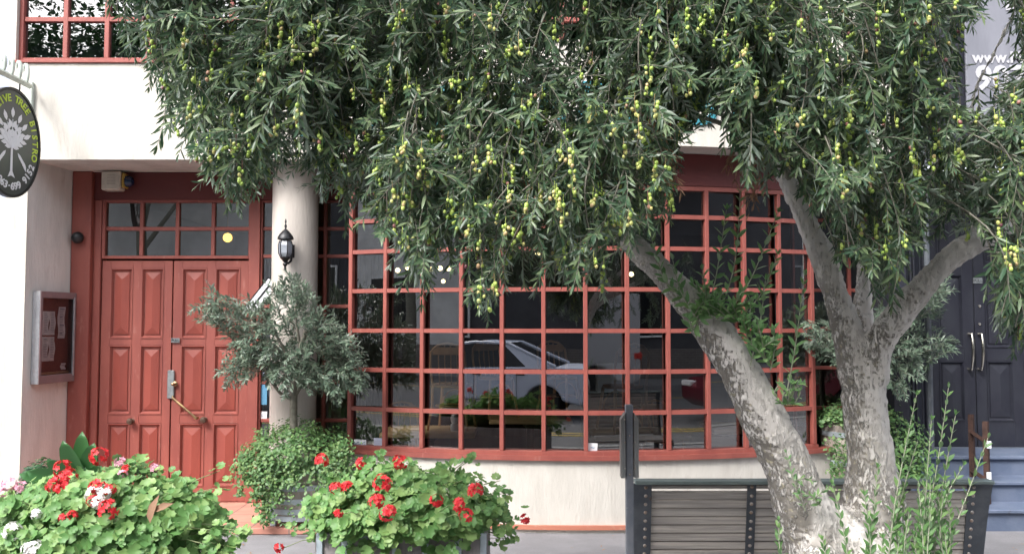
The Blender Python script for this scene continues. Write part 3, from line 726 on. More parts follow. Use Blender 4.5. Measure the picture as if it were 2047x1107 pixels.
# wall lantern
lp = at(570, 490, 7.45); la = thing('wall_lantern', 'black coach lantern with faceted glass on the column', 'lantern', (lp.x, 7.45, at(570, 535, 7.45).z))
x, y = lp.x, 7.46; z = lambda q: at(570, q, 7.45).z
b = MB(); b.lathe([(.002, z(437)), (.008, z(443)), (.004, z(447)), (.012, z(452)), (.006, z(457)), (.028, z(462)), (.05, z(468)), (.066, z(474)), (.068, z(478)), (.05, z(480)), (.001, z(480))][::-1], (x, y, 0), 12); obj('cap', b, 'black_metal', la, smooth=True)
b = MB().lathe([(.035, z(515)), (.055, z(506)), (.058, z(490)), (.046, z(481))], (x, y, 0), 6); obj('glass_shade', b, 'lantern_glass', la)
b = MB()
for i in range(6):
    w_ = 2 * math.pi * i / 6; c, s_ = math.cos(w_), math.sin(w_)
    b.tube([(x + c * r, y + s_ * r, zz) for r, zz in ((.037, z(515)), (.057, z(506)), (.060, z(490)), (.048, z(481)))], .004, 6)
b.lathe([(.012, z(540)), (.01, z(532)), (.022, z(528)), (.012, z(524)), (.03, z(519)), (.045, z(515)), (.045, z(513)), (.001, z(513))], (x, y, 0), 12)
obj('cage', b, 'black_metal', la, smooth=True)
b = MB().tube([(x, y, z(520)), (x + .02, y + .02, z(526)), (x + .035, y + .05, z(520)), (x + .03, y + .09, z(506)), (x + .03, y + .12, z(500))], .011, 8)
b.bbox(x + .005, x + .05, y + .105, y + .13, z(514), z(486), .005); obj('wall_arm', b, 'black_metal', la, smooth=True)
# stickers
def sticker(px0, px1, py0, py1, label, m='white_paper', txt=None, rot=0, Y=None, tilt=0, cat='sticker'):
    if Y is None:
        x = at((px0 + px1) / 2, 880, 7.1).x; a = math.asin((x - BC[0]) / RB); k = int((a + HALF) // (HALF / 2))
        a0 = -HALF + k * HALF / 2; P0, P1 = Vector((*arcpt(RB - .03, a0), 0)), Vector((*arcpt(RB - .03, a0 + HALF / 2), 0))
        tt = (x - P0.x) / (P1.x - P0.x); c = P0.lerp(P1, tt); am = a0 + HALF / 4
        Y = c.y; p = at((px0 + px1) / 2, (py0 + py1) / 2, Y)
        M = Matrix.Translation((p.x, Y, p.z)) @ Matrix.Rotation(am, 4, 'Z') @ Matrix.Rotation(tilt, 4, 'Y')
    else:
        p = at((px0 + px1) / 2, (py0 + py1) / 2, Y); M = Matrix.Translation((p.x, Y, p.z)) @ Matrix.Rotation(tilt, 4, 'Y')
    wd = (px1 - px0) / F * Y / 2; h = (py1 - py0) / F * Y / 2
    t = thing('sticker' if cat == 'sticker' else cat, label, cat, p)
    obj('sheet', MB().box(-wd, wd, -.006, -.004, -h, h, M), m, t)
    if txt:
        b = MB()
        for s_, sz, ox, oz in txt: b.text(s_, sz, M @ Matrix.Translation((ox * wd, -.0075, oz * h)) @ Matrix.Rotation(R(90), 4, 'X'), .0005)
        obj('print', b, 'blue_ink' if m == 'white_paper' else 'ink', t)
    return t
sticker(707, 734, 878, 897, 'white rectangular sticker with blue letters at the lower left of the bay window', txt=[('AGFG', .045, -.1, .1), ('........', .02, 0, -.6)])
sticker(747, 767, 875, 896, 'pale blue notice sticker beside the white lettered sticker', 'pale_blue', txt=[('______', .02, 0, .6), ('_____', .02, -.1, .25)])
sticker(1174, 1194, 885, 902, 'small wrinkled white sticker low in the middle of the bay window', tilt=R(4), txt=[('~', .06, 0, 0)])
sticker(520, 534, 822, 840, 'small white notice in the side window left of the column', Y=DY + .015, cat='notice', txt=[('____', .02, 0, .5), ('____', .02, 0, .1)])
sticker(516, 534, 768, 808, 'small blue and green picture in the side window left of the column', 'blue_ink', Y=DY + .015, cat='picture')
# tilted white board behind the small olive
p = at(523, 592, 7.82); M = Matrix.Translation(p) @ Matrix.Rotation(R(38), 4, 'Y')
t = thing('notice_board', 'tilted white framed board hanging left of the column behind the small olive', 'board', p)
obj('board', MB().bbox(-.05, .05, -.01, .01, -.16, .16, .003, M), 'white_paper', t)
obj('frame', MB().bbox(-.058, -.05, -.014, .012, -.168, .168, .002, M).bbox(.05, .058, -.014, .012, -.168, .168, .002, M).bbox(-.05, .05, -.014, .012, .16, .168, .002, M).bbox(-.05, .05, -.014, .012, -.168, -.16, .002, M).bbox(-.012, .006, -.0125, -.010, -.13, .12, .001, M), 'black_metal', t)
obj('hook', MB().tube([p, p + Vector((0, .18, .12))], .004, 6), 'black_metal', t)
# hanging sign
SC = at(21, 285, 6.85); sg = thing('hanging_sign', 'oval dark olive tree bistro sign with white tree and yellow lettering', 'sign', SC - Vector((0, 0, .43)))
HA, HB = .30, .425
SM = Matrix.Translation(SC) @ Matrix.Rotation(R(78), 4, 'Z') @ Matrix.Rotation(R(90), 4, 'X')   # local x across, y up, z towards viewer
def oval(k, n=48): return [(HA * k * math.cos(2 * math.pi * i / n), HB * k * math.sin(2 * math.pi * i / n)) for i in range(n)]
obj('board', MB().prism(oval(.965), -.012, .012, SM), 'sign_board', sg)
b = MB(); n = 48; v = []
for (k, zz) in ((.95, -.02), (1, -.02), (1, .02), (.95, .02)): v += [(x, y, zz) for x, y in oval(k)]
b.add(v, [(r * n + i, r * n + (i + 1) % n, ((r + 1) % 4) * n + (i + 1) % n, ((r + 1) % 4) * n + i) for r in range(4) for i in range(n)], SM); obj('rim', b, 'sign_rim', sg)
def arc_text(txt, size, a0, a1, k, inward, m, bold=.002):
    b = MB()
    for i, ch in enumerate(txt):
        if ch == ' ': continue
        a = a0 + (a1 - a0) * i / (len(txt) - 1); x, y = HA * k * math.cos(a), HB * k * math.sin(a)
        nx, ny = math.cos(a) / HA, math.sin(a) / HB; rot = math.atan2(ny, nx) + (R(-90) if not inward else R(90))
        b.text(ch, size, SM @ Matrix.Translation((x, y, .0145)) @ Matrix.Rotation(rot, 4, 'Z'), .002, bold=bold)
    obj('lettering', b, m, sg)
arc_text('OLIVE TREE BISTRO', .078, R(138), R(-14), .80, False, 'sign_yellow')
arc_text('0 2063·699 9152', .078, R(216), R(332), .80, True, 'sign_white')
b = MB()
b.add([(-.035, -.27, .014), (-.012, -.22, .014), (-.010, .0, .014), (.010, .0, .014), (.012, -.22, .014), (.04, -.27, .014), (0, -.255, .014)], [(0, 1, 6), (1, 2, 3, 4, 6), (4, 5, 6)], SM)
def emb(x, y, a, l, wd):
    v = [(0, 0), (l * .3, wd * .45), (l * .6, wd * .5), (l, 0), (l * .6, -wd * .5), (l * .3, -wd * .45)]
    c, s_ = math.cos(a), math.sin(a); b.add([(x + p * c - q * s_, y + p * s_ + q * c, .0145 + random.uniform(0, .0006)) for p, q in v], [tuple(range(6))], SM)
for br in (-62, -42, -22, 0, 22, 42, 62):
    dx, dy = math.sin(R(br)), math.cos(R(br)); ln_ = .20 - .0007 * abs(br)
    for t in (0, .33, .66, 1):
        x, y = dx * ln_ * t * .85, -.03 + dy * ln_ * t * 1.1
        if t == 1: emb(x, y, R(90 - br), .085, .036)
        else:
            for s_ in (1, -1): emb(x, y, R(90 - br + s_ * 34), .075, .034)
    q0 = SM @ Vector((0, -.05, .0145)); b.tube([q0, SM @ Vector((dx * ln_ * .8, -.03 + dy * ln_ * 1.05, .0145))], .003, 4)
for s_ in (1, -1):
    for i in range(4): emb(s_ * (.06 + .02 * i), -.07 - .035 * i * .5, R(-90 + s_ * (38 - 6 * i)), .09, .026)
obj('tree_emblem', b, 'sign_white', sg)
brk = thing('sign_bracket', 'pale green steel bracket with scroll ornament holding the oval sign', 'bracket', at(58, 205, 7.36))
P1, P0 = at(60, 172, 7.3), at(-30, 128, 6.35)
dv = (P0 - P1)
b = MB(); b.tube([P1, P0], .026, 4); obj('arm', b, 'bracket_paint', brk)
q = at(60, 205, 7.36); obj('wall_plate', MB().bbox(q.x - .04, q.x + .03, 7.335, 7.369, at(60, 258, 7.36).z, at(60, 165, 7.36).z, .005), 'bracket_paint', brk)
for i in range(4):
    c = P1.lerp(P0, .12 + .17 * i) + Vector((0, 0, .05)); u = dv.normalized(); rr = .075 - .008 * i
    rr *= 1.15; pts = [c + Vector((.55, -.2, 0)) * (rr * .5 * math.cos(t)) + Vector((0, 0, rr * math.sin(t) + .02)) for t in [R(-80 + 22 * j) for j in range(12)]]
    obj('scroll', MB().tube(pts, [.006 + .010 * math.sin(math.pi * j / 11) for j in range(12)], 8), 'bracket_paint', brk, smooth=True)
for t in (.25, .8):
    c = P1.lerp(P0, t); e = Vector((c.x, c.y, SC.z + HB * .8)); obj('hanger', MB().tube([c, e], .006, 6), 'black_metal', brk)
# ------------------------------------------------------------------ interior: tables, chairs, lamps
tb = thing('table', 'x', 'table', (0, 0, 0), group='wooden tables inside the bay window')
b = MB().bbox(-.42, .42, -.32, .32, .55, .595, .008); obj('table_top', b, 'table_wood', tb)
obj('pedestal', MB().lathe([(.22, 0), (.22, .02), (.05, .06), (.04, .48), (.12, .545)], (0, 0, 0), 16), 'black_metal', tb, smooth=True)
tspots = [(860, 8.3, 'wooden table behind the left of the bay window holding a shaker'), (1275, 8.15, 'wooden table behind the middle of the bay window under a bentwood chair'), (1500, 8.6, 'wooden table behind the leaning trunk inside the window'), (1060, 9.4, 'wooden table further back in the middle of the dim room')]
tl = []
for i, (px, Y, lb) in enumerate(tspots):
    o = tb if i == 0 else copy_tree(tb)
    o.location = (at(px, 870, Y).x, Y, .06 - (.0 if i else 0)); o['label'] = lb; tl.append(o)
def make_chair():
    r = thing('bentwood_chair', 'x', 'chair', (0, 0, 0), group='bentwood chairs stacked on the tables')
    obj('seat', MB().lathe([(.001, .44), (.19, .44), (.2, .455), (.19, .468), (.001, .465)], (0, 0, 0), 28), 'bentwood', r, smooth=True)
    for sx in (-1, 1):
        obj('leg', MB().tube([(sx * .14, -.14, .44), (sx * .165, -.165, .2), (sx * .19, -.2, 0)], [.016, .015, .012], 8), 'bentwood', r, smooth=True)
        obj('leg', MB().tube([(sx * .20, .22, 0), (sx * .165, .17, .25), (sx * .165, .17, .47)], [.012, .015, .016], 8), 'bentwood', r, smooth=True)
    hoop = [(.17 * math.cos(t), .17 * math.sin(t), .24) for t in [2 * math.pi * i / 24 for i in range(24)]]
    obj('hoop', MB().tube(hoop, .009, 6, closed=True), 'bentwood', r, smooth=True)
    arch = [(-.14, -.145, .20), (-.13, -.14, .30), (-.08, -.14, .37), (0, -.14, .40), (.08, -.14, .37), (.13, -.14, .30), (.14, -.145, .20)]
    obj('arch', MB().tube(arch, .010, 6), 'bentwood', r, smooth=True)
    bk = [(-.165, .17, .47), (-.18, .20, .66), (-.17, .22, .80), (-.10, .23, .87), (0, .235, .89), (.10, .23, .87), (.17, .22, .80), (.18, .20, .66), (.165, .17, .47)]
    obj('back_hoop', MB().tube(bk, .014, 8), 'bentwood', r, smooth=True)
    for x in (-.09, -.03, .03, .09): obj('spindle', MB().tube([(x, .17, .46), (x * 1.05, .21, .68), (x, .232, .865)], .007, 6), 'bentwood', r, smooth=True)
    obj('top_rail', MB().bbox(-.15, .15, .215, .235, .77, .85, .006), 'bentwood', r)
    return r
ch = make_chair()
for i, (px, Y, tz, rz, lb) in enumerate([(1245, 8.12, .656, 200, 'bentwood chair standing on the middle table behind the window post'), (905, 8.35, .656, 170, 'dim bentwood chair on the left table behind the shaker'),
        (990, 9.4, .656, 30, 'bentwood chair on the far table behind the reflected car'), (1120, 9.5, .656, 150, 'bentwood chair at the right end of the far table'), (1330, 9.0, .06, 20, 'bentwood chair on the floor right of the middle table'), (800, 9.2, .06, 190, 'bentwood chair on the floor behind the left table')]):
    o = ch if i == 0 else copy_tree(ch)
    o.location = (at(px, 870, Y).x, Y, tz); o.scale = (.92, .92, .88); o.rotation_euler = (0, 0, R(rz)); o['label'] = lb
p = at(908, 862, 8.15)
b = MB().lathe([(.03, 0), (.036, .02), (.034, .055), (.022, .07), (.03, .085), (.034, .12), (.02, .15), (.001, .155)], (p.x, 8.15, .656), 18)
obj('shaker', b, 'porcelain', smooth=True, label='white porcelain shaker on the left table inside the window', cat='shaker')
p = at(1222, 700, 9.6)
b = MB().bbox(p.x - .16, p.x + .16, 9.5, 9.7, .9, 1.2, .01); obj('cabinet', b.bbox(p.x - .3, p.x + .3, 9.45, 9.95, .06, .9, .01, None, 1), ['white_paper', 'dark_room'], label='dark cabinet with a pale box on top in the dim room', cat='cabinet')
bl = [(795, 540, 9.5), (815, 535, 9.7), (862, 538, 10.2), (880, 536, 9.5), (897, 537, 9.9), (886, 562, 11), (1075, 507, 8.9), (1112, 508, 9.1), (1262, 548, 9.4)]
for i, (px, py, Y) in enumerate(bl):
    p = at(px, py, Y)
    t = thing('pendant_lamp', ['lit globe bulb at the far left of the ceiling lamps seen through the bay window', 'lit globe bulb just right of the leftmost one', 'lit globe bulb third from the left in the dim room', 'lit globe bulb left of the close pair', 'lit globe bulb at the right end of the left row', 'low small lit bulb below the left row of bulbs', 'large lit globe bulb near the middle under the hanging olive twigs', 'lit globe bulb partly hidden by olive twigs right of the large one', 'lit globe bulb at the right beside the leaning limb'][i], 'lamp', p, group='lit pendant bulbs inside the bistro')
    obj('bulb', MB().ball(p, .026, 12, 8), 'bulb_glow', t, smooth=True)
    obj('cord', MB().tube([p + Vector((0, 0, .03)), (p.x, p.y, ZF0 - .101)], .004, 5), 'black_metal', t)
p = at(455, 475, 8.9); t = thing('hall_lamp', 'warm yellow lamp glowing behind the transom over the door', 'lamp', p)
obj('bulb', MB().ball(p, .045, 14, 10), 'warm_glow', t, smooth=True); obj('stem', MB().tube([p, (p.x, p.y, ZF0 - .101)], .006, 6), 'brass', t)
# ------------------------------------------------------------------ street side: bench, post, handrail
BY = 4.33
bx0, bx1 = at(1268, 1000, BY).x, at(1972, 1000, BY).x
bn = thing('park_bench', 'weathered grey slatted bench with riveted steel straps behind the olive trunk', 'bench', ((bx0 + bx1) / 2, BY, 0))
zt = at(1500, 960, BY).z
obj('top_rail', MB().bbox(bx0, bx1 + .02, BY - .045, BY + .03, zt - .012, zt + .006, .003), 'rail_paint', bn)
def byz(z):   # back profile: leans away from the seat towards the top
    t = (zt - z); return BY + .02 + .10 * (t / .5) ** 1.2 - .02
zc = zt - .03
for i in range(11):
    z = zc - i * .041; yy = byz(z)
    sl_ = MB().bbox(bx0 + .02, bx1 - .03, yy, yy + .022, z - .0185 * (.5 if i == 0 else 1), z + .0185 * (.4 if i == 0 else 1), .003); obj('back_slat', sl_, 'weathered_wood', bn)
zse = zc - .46
for i in range(9):
    y = BY + .12 + i * .046; obj('seat_slat', MB().bbox(bx0 + .02, bx1 - .03, y, y + .038, zse, zse + .022, .003), 'weathered_wood', bn)
bolt = None
for (pc, wd, flare) in ((1291, .028, -1), (1503, .021, 0), (1946, .026, 1)):
    xc = at(pc, 1000, BY).x; s = MB(); n = 14; v = []
    for i in range(n + 1):
        z = zt - .012 - .47 * i / n; yy = byz(z) - .008
        f0 = wd + (.035 if flare == -1 else 0); f1 = wd + ((.045 + .025 * math.exp(-((zt - z) / .12))) if flare == 1 else 0)
        v += [(xc - f0, yy, z), (xc + f1, yy, z), (xc + f1, yy + .0075, z), (xc - f0, yy + .0075, z)]
    s.add(v, [(4 * i + j, 4 * i + (j + 1) % 4, 4 * i + 4 + (j + 1) % 4, 4 * i + 4 + j) for i in range(n) for j in range(4)] + [(0, 1, 2, 3), (4 * n + 3, 4 * n + 2, 4 * n + 1, 4 * n)])
    so_ = obj('back_strap', s, 'slate_steel', bn)
    for i in range(11):
        z = zc - i * .041 + random.uniform(-.002, .002); P_ = Vector((xc, byz(z) - .008, z))
        obj('bolt', MB().lathe([(.001, -.001), (.0085, 0), (.0085, .002), (.005, .005), (.001, .006)], (0, 0, 0), 12, Matrix.Translation(P_) @ Matrix.Rotation(R(90), 4, 'X')), 'bolt', so_, smooth=True)
    f = MB().bbox(xc - .025, xc + .025, BY + .09, BY + .56, zse - .05, zse - .001, .004); f.bbox(xc - .025, xc + .025, BY + .10, BY + .15, 0, zse - .0505, .004); f.bbox(xc - .025, xc + .025, BY + .48, BY + .53, 0, zse - .0505, .004)
    obj('leg_frame', f, 'slate_steel', bn)
PY = 4.12; pp = at(1257, 808, PY)
po = thing('sign_post', 'slate grey steel post with two narrow channel plates beside the bench', 'post', (pp.x, PY, 0))
b = MB().bbox(pp.x - .017, pp.x + .017, PY - .02, PY + .02, 0, pp.z, .003); obj('post', b, 'post_paint', po)
for s_ in (-1, 1):
    b = MB(); xo = pp.x + s_ * .0175; z0, z1 = at(1257, 953, PY).z, at(1257, 824, PY).z
    xa_, xb_ = sorted((xo + s_ * .003, xo + s_ * .022))
    v = [(xa_, PY - .03, z0), (xb_, PY - .03, z0), (xb_, PY - .03, z1 - (.03 if s_ > 0 else 0)), (xa_, PY - .03, z1 - (.03 if s_ < 0 else 0))]
    v += [(x, PY + .03, z) for x, y, z in v]
    b.add(v, [(0, 1, 2, 3), (7, 6, 5, 4)] + [(i, i + 4, (i + 1) % 4 + 4, (i + 1) % 4) for i in range(4)])
    b.box(xa_ + .006, xa_ + .009, PY - .033, PY - .03, z0, z1 - .03)
    pl = obj('channel_plate', b, 'channel_metal', po)
    for zz in (.15, .55, .9):
        obj('screw', MB().ball((xo + s_ * .005, PY - .032, z0 + (z1 - z0) * zz), .004, 8, 6), 'bolt', pl)
    obj('screw', MB().ball((pp.x + s_ * .0, PY - .021, z0 + (z1 - z0) * (.35 + .3 * s_)), .004, 8, 6), 'bolt', po)
ha, hb = at(1941, 828, 7.62), at(1970, 842, 7.32)
hr = thing('handrail', 'small rusty brown handrail frame standing on the blue steps', 'handrail', (ha.x, 7.5, .335))
def sq(p, q, w_=.02): return MB().tube([p, q], w_, 4)
obj('post', sq((ha.x, ha.y, .336), ha, .028), 'rust', hr); obj('post', sq((hb.x, hb.y, .171), hb, .028), 'rust', hr)
la_, lb_ = at(1943, 864, 7.62), at(1969, 882, 7.32); obj('rail', sq(la_, lb_), 'rust', hr)
la_, lb_ = at(1943, 940, 7.62), at(1969, 957, 7.32); obj('rail', sq(la_, lb_), 'rust', hr)
for py in (888, 950):
    p = at(1975, py, 7.30); obj('tag', MB().bbox(p.x - .018, p.x + .018, 7.28, 7.29, p.z - .03, p.z + .03, .002), 'white_paper', hr)
# ------------------------------------------------------------------ planters
def barrel(name, cx, cy, z0, label, H=.62, r=.30, legs=True):
    t = thing(name, label, 'planter', (cx, cy, z0))
    lift = .045 if legs else 0
    prof = [(r * .86, lift), (r * .93, lift + H * .25), (r * .985, lift + H * .55), (r, lift + H * .8), (r, lift + H), (r - .03, lift + H), (r - .03, lift + H - .06), (.001, lift + H - .055)]
    b = MB(); n = 60; v = []; f = []
    for k, (rr, z) in enumerate(prof):
        for j in range(n):
            q = rr - (.004 if (j % 3 == 0 and k < 5) else 0); a = 2 * math.pi * j / n; v.append((cx + q * math.cos(a), cy + q * math.sin(a), z0 + z))
    for i in range(len(prof) - 1):
        for j in range(n): f.append((i * n + j, i * n + (j + 1) % n, (i + 1) * n + (j + 1) % n, (i + 1) * n + j))
    f.append(tuple(range(n))[::-1]); b.add(v, f); obj('tub', b, 'barrel_wood', t)
    for fz, rr in ((.04, .868), (.17, .915), (.36, .955), (.60, .995), (.9, 1.004)):
        z = z0 + lift + H * fz; q = r * rr
        obj('hoop', MB().lathe([(q - .01, z - .018), (q + .006, z - .02), (q + .012, z + .02), (q - .01, z + .02)], (cx, cy, 0), 48), 'hoop', t, smooth=True)
    obj('soil', MB().lathe([(r - .032, z0 + lift + H - .04), (.001, z0 + lift + H - .02)], (cx, cy, 0), 24), 'soil', t)
    if legs:
        for a in (-130, -50, 50, 130):
            x, y = cx + r * .88 * math.cos(R(a)), cy + r * .88 * math.sin(R(a))
            obj('foot', MB().bbox(x - .022, x + .022, y - .022, y + .022, z0, z0 + .14, .004), 'hoop', t)
    return t
B1 = (at(600, 1000, 7.27).x, 7.27); B2 = (at(1712, 900, 7.62).x, 7.66)
barrel('barrel_planter', *B1, .051, 'weathered half barrel with grey hoops in front of the column', H=.42, r=.285)
barrel('barrel_planter', *B2, 0, 'tall wine barrel planter behind the big trunk at the right of the bay window', H=.78, r=.27, legs=False)
def crate(name, x0, x1, y0, y1, h, bats, label):
    t = thing(name, label, 'planter', ((x0 + x1) / 2, (y0 + y1) / 2, 0))
    for (a, b_, c, d) in ((x0, x1, y0, y0 + .03), (x0, x1, y1 - .03, y1), (x0, x0 + .03, y0 + .0305, y1 - .0305), (x1 - .03, x1, y0 + .0305, y1 - .0305)):
        obj('panel', MB().bbox(a, b_, c, d, .03, h, .003), 'planter_wood', t)
    obj('base', MB().box(x0 + .03, x1 - .03, y0 + .03, y1 - .03, .002, .06), 'planter_wood', t)
    for xb in bats: obj('batten', MB().bbox(xb - .016, xb + .016, y0 - .016, y0 - .0005, .0, h + .004, .003), 'batten', t)
    obj('soil', MB().box(x0 + .031, x1 - .031, y0 + .031, y1 - .031, .07, h - .04), 'soil', t)
    return t
GY = 4.6; KG = GY / 3.35
zr_ = at(800, 1066, GY).z
xs_ = [at(q, 1080, GY - .02).x for q in (638, 688, 728, 790, 850, 916, 966)]
crate('planter_box', at(630, 1080, GY).x, at(975, 1080, GY).x, GY, GY + .52, zr_, xs_, 'dark slatted planter box with pale blue battens below the middle geraniums')
GY1 = 4.5; K1 = GY1 / 3.2
xs_ = [at(q, 1080, GY1 - .02).x for q in (-60, 10, 100, 180, 262)]
crate('planter_box', at(-80, 1080, GY1).x, at(275, 1080, GY1).x, GY1, GY1 + .52, at(200, 1066, GY1).z, xs_, 'dark slatted planter box with pale blue battens at the left edge')
# ------------------------------------------------------------------ geraniums
def ger_leaf():
    n = 15; v = [(0, 0, 0)]
    for ring, rr in ((0, .5), (1, 1)):
        for i in range(n):
            a = -math.pi * .93 + 2 * math.pi * .93 * i / (n - 1)
            lob = 1 + (.09 * math.cos(a * 7) if ring else 0) ; lob *= (1 - .10 * (math.cos(a * 7) < -.5) * ring)
            r = rr * lob; z = .22 * rr * rr + (.05 * math.cos(7 * a) * ring)
            v.append((r * math.cos(a) * .5 + .08, r * math.sin(a) * .5, z * .6))
    t = []
    for i in range(n - 1):
        t.append((0, 1 + i, 2 + i)); a, b_, c, d = 1 + i, 2 + i, 1 + n + i, 2 + n + i; t += [(a, c, d), (a, d, b_)]
    return np.array(v), np.array(t)
GL = ger_leaf()
def flower_head(seed, m_scale=1.0, nfl=16, dome=.032):
    r = np.random.default_rng(seed); S = Soup(); lv, lt = leaf(1, .62, .1, .2); lt = lt.copy()
    for k in range(nfl):
        z = r.uniform(-.15, 1); a = r.uniform(0, 6.28); q = math.sqrt(max(0, 1 - z * z)); d = np.array([q * math.cos(a), q * math.sin(a), z])
        c = d * dome * r.uniform(.8, 1.1); e1 = nrm(np.cross(d, (.3, .2, .9))); e2 = np.cross(d, e1); Ms = []
        for j in range(5):
            w_ = 2 * math.pi * j / 5 + k; dd = e1 * math.cos(w_) + e2 * math.sin(w_) + d * .35; Ms.append(frame(dd, d, r.uniform(.011, .0155) * m_scale, c))
        S.inst(lv, lt, np.array(Ms))
    return S
def geranium(name, label, cx, cy, cz, rx, ry, rz, n, heads, extra=(), lsz=.041, K=1, zcut=-9):
    heads = [(a, b_, c * K, d, e) for a, b_, c, d, e in heads]; extra = [(a, b_, c * K, d) for a, b_, c, d in extra]; rx, ry, rz, lsz = rx * K, ry * K, rz * K, lsz * K
    t = thing(name, label, 'flowering plant', (cx, cy, cz - .05)); S = Soup(); St = Soup(); Ms = []
    def put(p, nn, s):
        Ms.append(frame(nrm(np.cross(nn, rng.normal(0, 1, 3))), nn, s, p))
    c = np.array([cx, cy, cz])
    for i in range(n):
        d = nrm(rng.normal(0, 1, 3) * (1, 1, 1)); d[2] = abs(d[2]) * 1.0 - (.42 if rng.random() < .5 else 0); d = nrm(d)
        if d[1] > .5: d[1] *= -1
        k = rng.uniform(.62, 1.0) ** .8 * (1 + .13 * noise.noise(Vector((d[0] * 3 + cx, d[1] * 3, d[2] * 3))))
        k *= 1 + .22 * noise.noise(Vector((d[0] * 6, cx * 3, d[2] * 6)))
        p = c + d * k * (rx, ry, rz)
        if p[2] < zcut and rng.random() < .82: continue
        nn = nrm(d * (1, 1, .6) + np.array([0, -.75, .9]) * .8 + rng.normal(0, .35, 3))
        s = lsz * rng.uniform(.45, 1.2); put(p, nn, s)
        q = c + (p - c) * .55 + np.array([0, 0, -.03]); mid = (p + q) / 2 + rng.normal(0, .008, 3) + np.array([0, 0, .01])
        if rng.random() < .6: St.tube([q, mid, p], .0018, .0013, 3)
    for (px, py, Y, k) in extra:   # stray shoots
        e = np.array(at(px, py, Y)); b0 = c + (e - c) * .6; St.tube([b0, (b0 + e) / 2 + np.array([0, 0, .02]), e], .003, .002, 4)
        for j in range(k):
            p = e + rng.normal(0, .022 * K, 3) * (1, .8, 1); nn = nrm(np.array([0, -.6, .8]) + rng.normal(0, .4, 3)); put(p, nn, lsz * rng.uniform(.5, .95))
    for i in range(0): pass
    S.inst(*GL, np.array(Ms)); S.make('foliage', 'geranium_leaf', t, smooth=True)
    for (px, py, Y, m, sc_) in heads:
        e = np.array(at(px, py, Y)); H = flower_head(int(px * 7 + py), .92 if sc_ < .85 else 1.0, max(7, int(24 * min(1, sc_ * 1.1))), .030 * sc_)
        V, T = H.arrays(); H2 = Soup(); H2.inst(V, T, np.array([frame((1, 0, 0), nrm(np.array([rng.normal(0, .2), -.75, .6])), K, e)]))
        H2.make('flower_head', m, t)
        b0 = c + (e - c) * .65; St.tube([b0, (b0 + e) / 2 + np.array([0, 0, .015]), e - np.array([0, 0, .01])], .0022, .0018, 4)
    St.make('stems', 'green_stem', t, smooth=True)
    return t
c2 = at(812, 1045, GY + .24)
geranium('geranium', 'red geraniums in the middle planter box with one tall leaf sprig at the right', c2.x, c2.y, c2.z, .385, .30, .225, 2700,
    [(x, y, Y, 'petal_red', s * .88) for x, y, Y, s in ((643, 920, 3.45, .9), (722, 926, 3.5, .75), (800, 923, 3.45, .95), (765, 967, 3.22, 1.2), (752, 1002, 3.15, .95), (776, 1025, 3.1, 1.0), (672, 975, 3.3, .7), (694, 973, 3.3, .7), (676, 1025, 3.15, .45), (873, 1000, 3.18, .75), (918, 1008, 3.15, .8), (950, 981, 3.25, .95), (932, 1030, 3.12, .9), (1049, 1037, 3.4, .55), (558, 1094, 3.3, .5))],
    K=KG, zcut=zr_ - .0, extra=[(a, b_, c, k) for a, b_, c, k in [(760, 905, 3.5, 5), (735, 920, 3.5, 5), (945, 915, 3.5, 7), (925, 925, 3.5, 5), (935, 955, 3.45, 6), (1015, 985, 3.5, 7), (1005, 1010, 3.45, 6), (1020, 1045, 3.4, 8), (1000, 1070, 3.4, 8), (650, 1020, 3.4, 8), (640, 1055, 3.4, 9), (660, 960, 3.5, 7), (625, 1070, 3.35, 7), (600, 1060, 3.4, 4), (980, 1020, 3.35, 9), (1000, 960, 3.5, 4), (905, 960, 3.4, 6)]])
c1 = at(205, 1070, GY1 + .24)
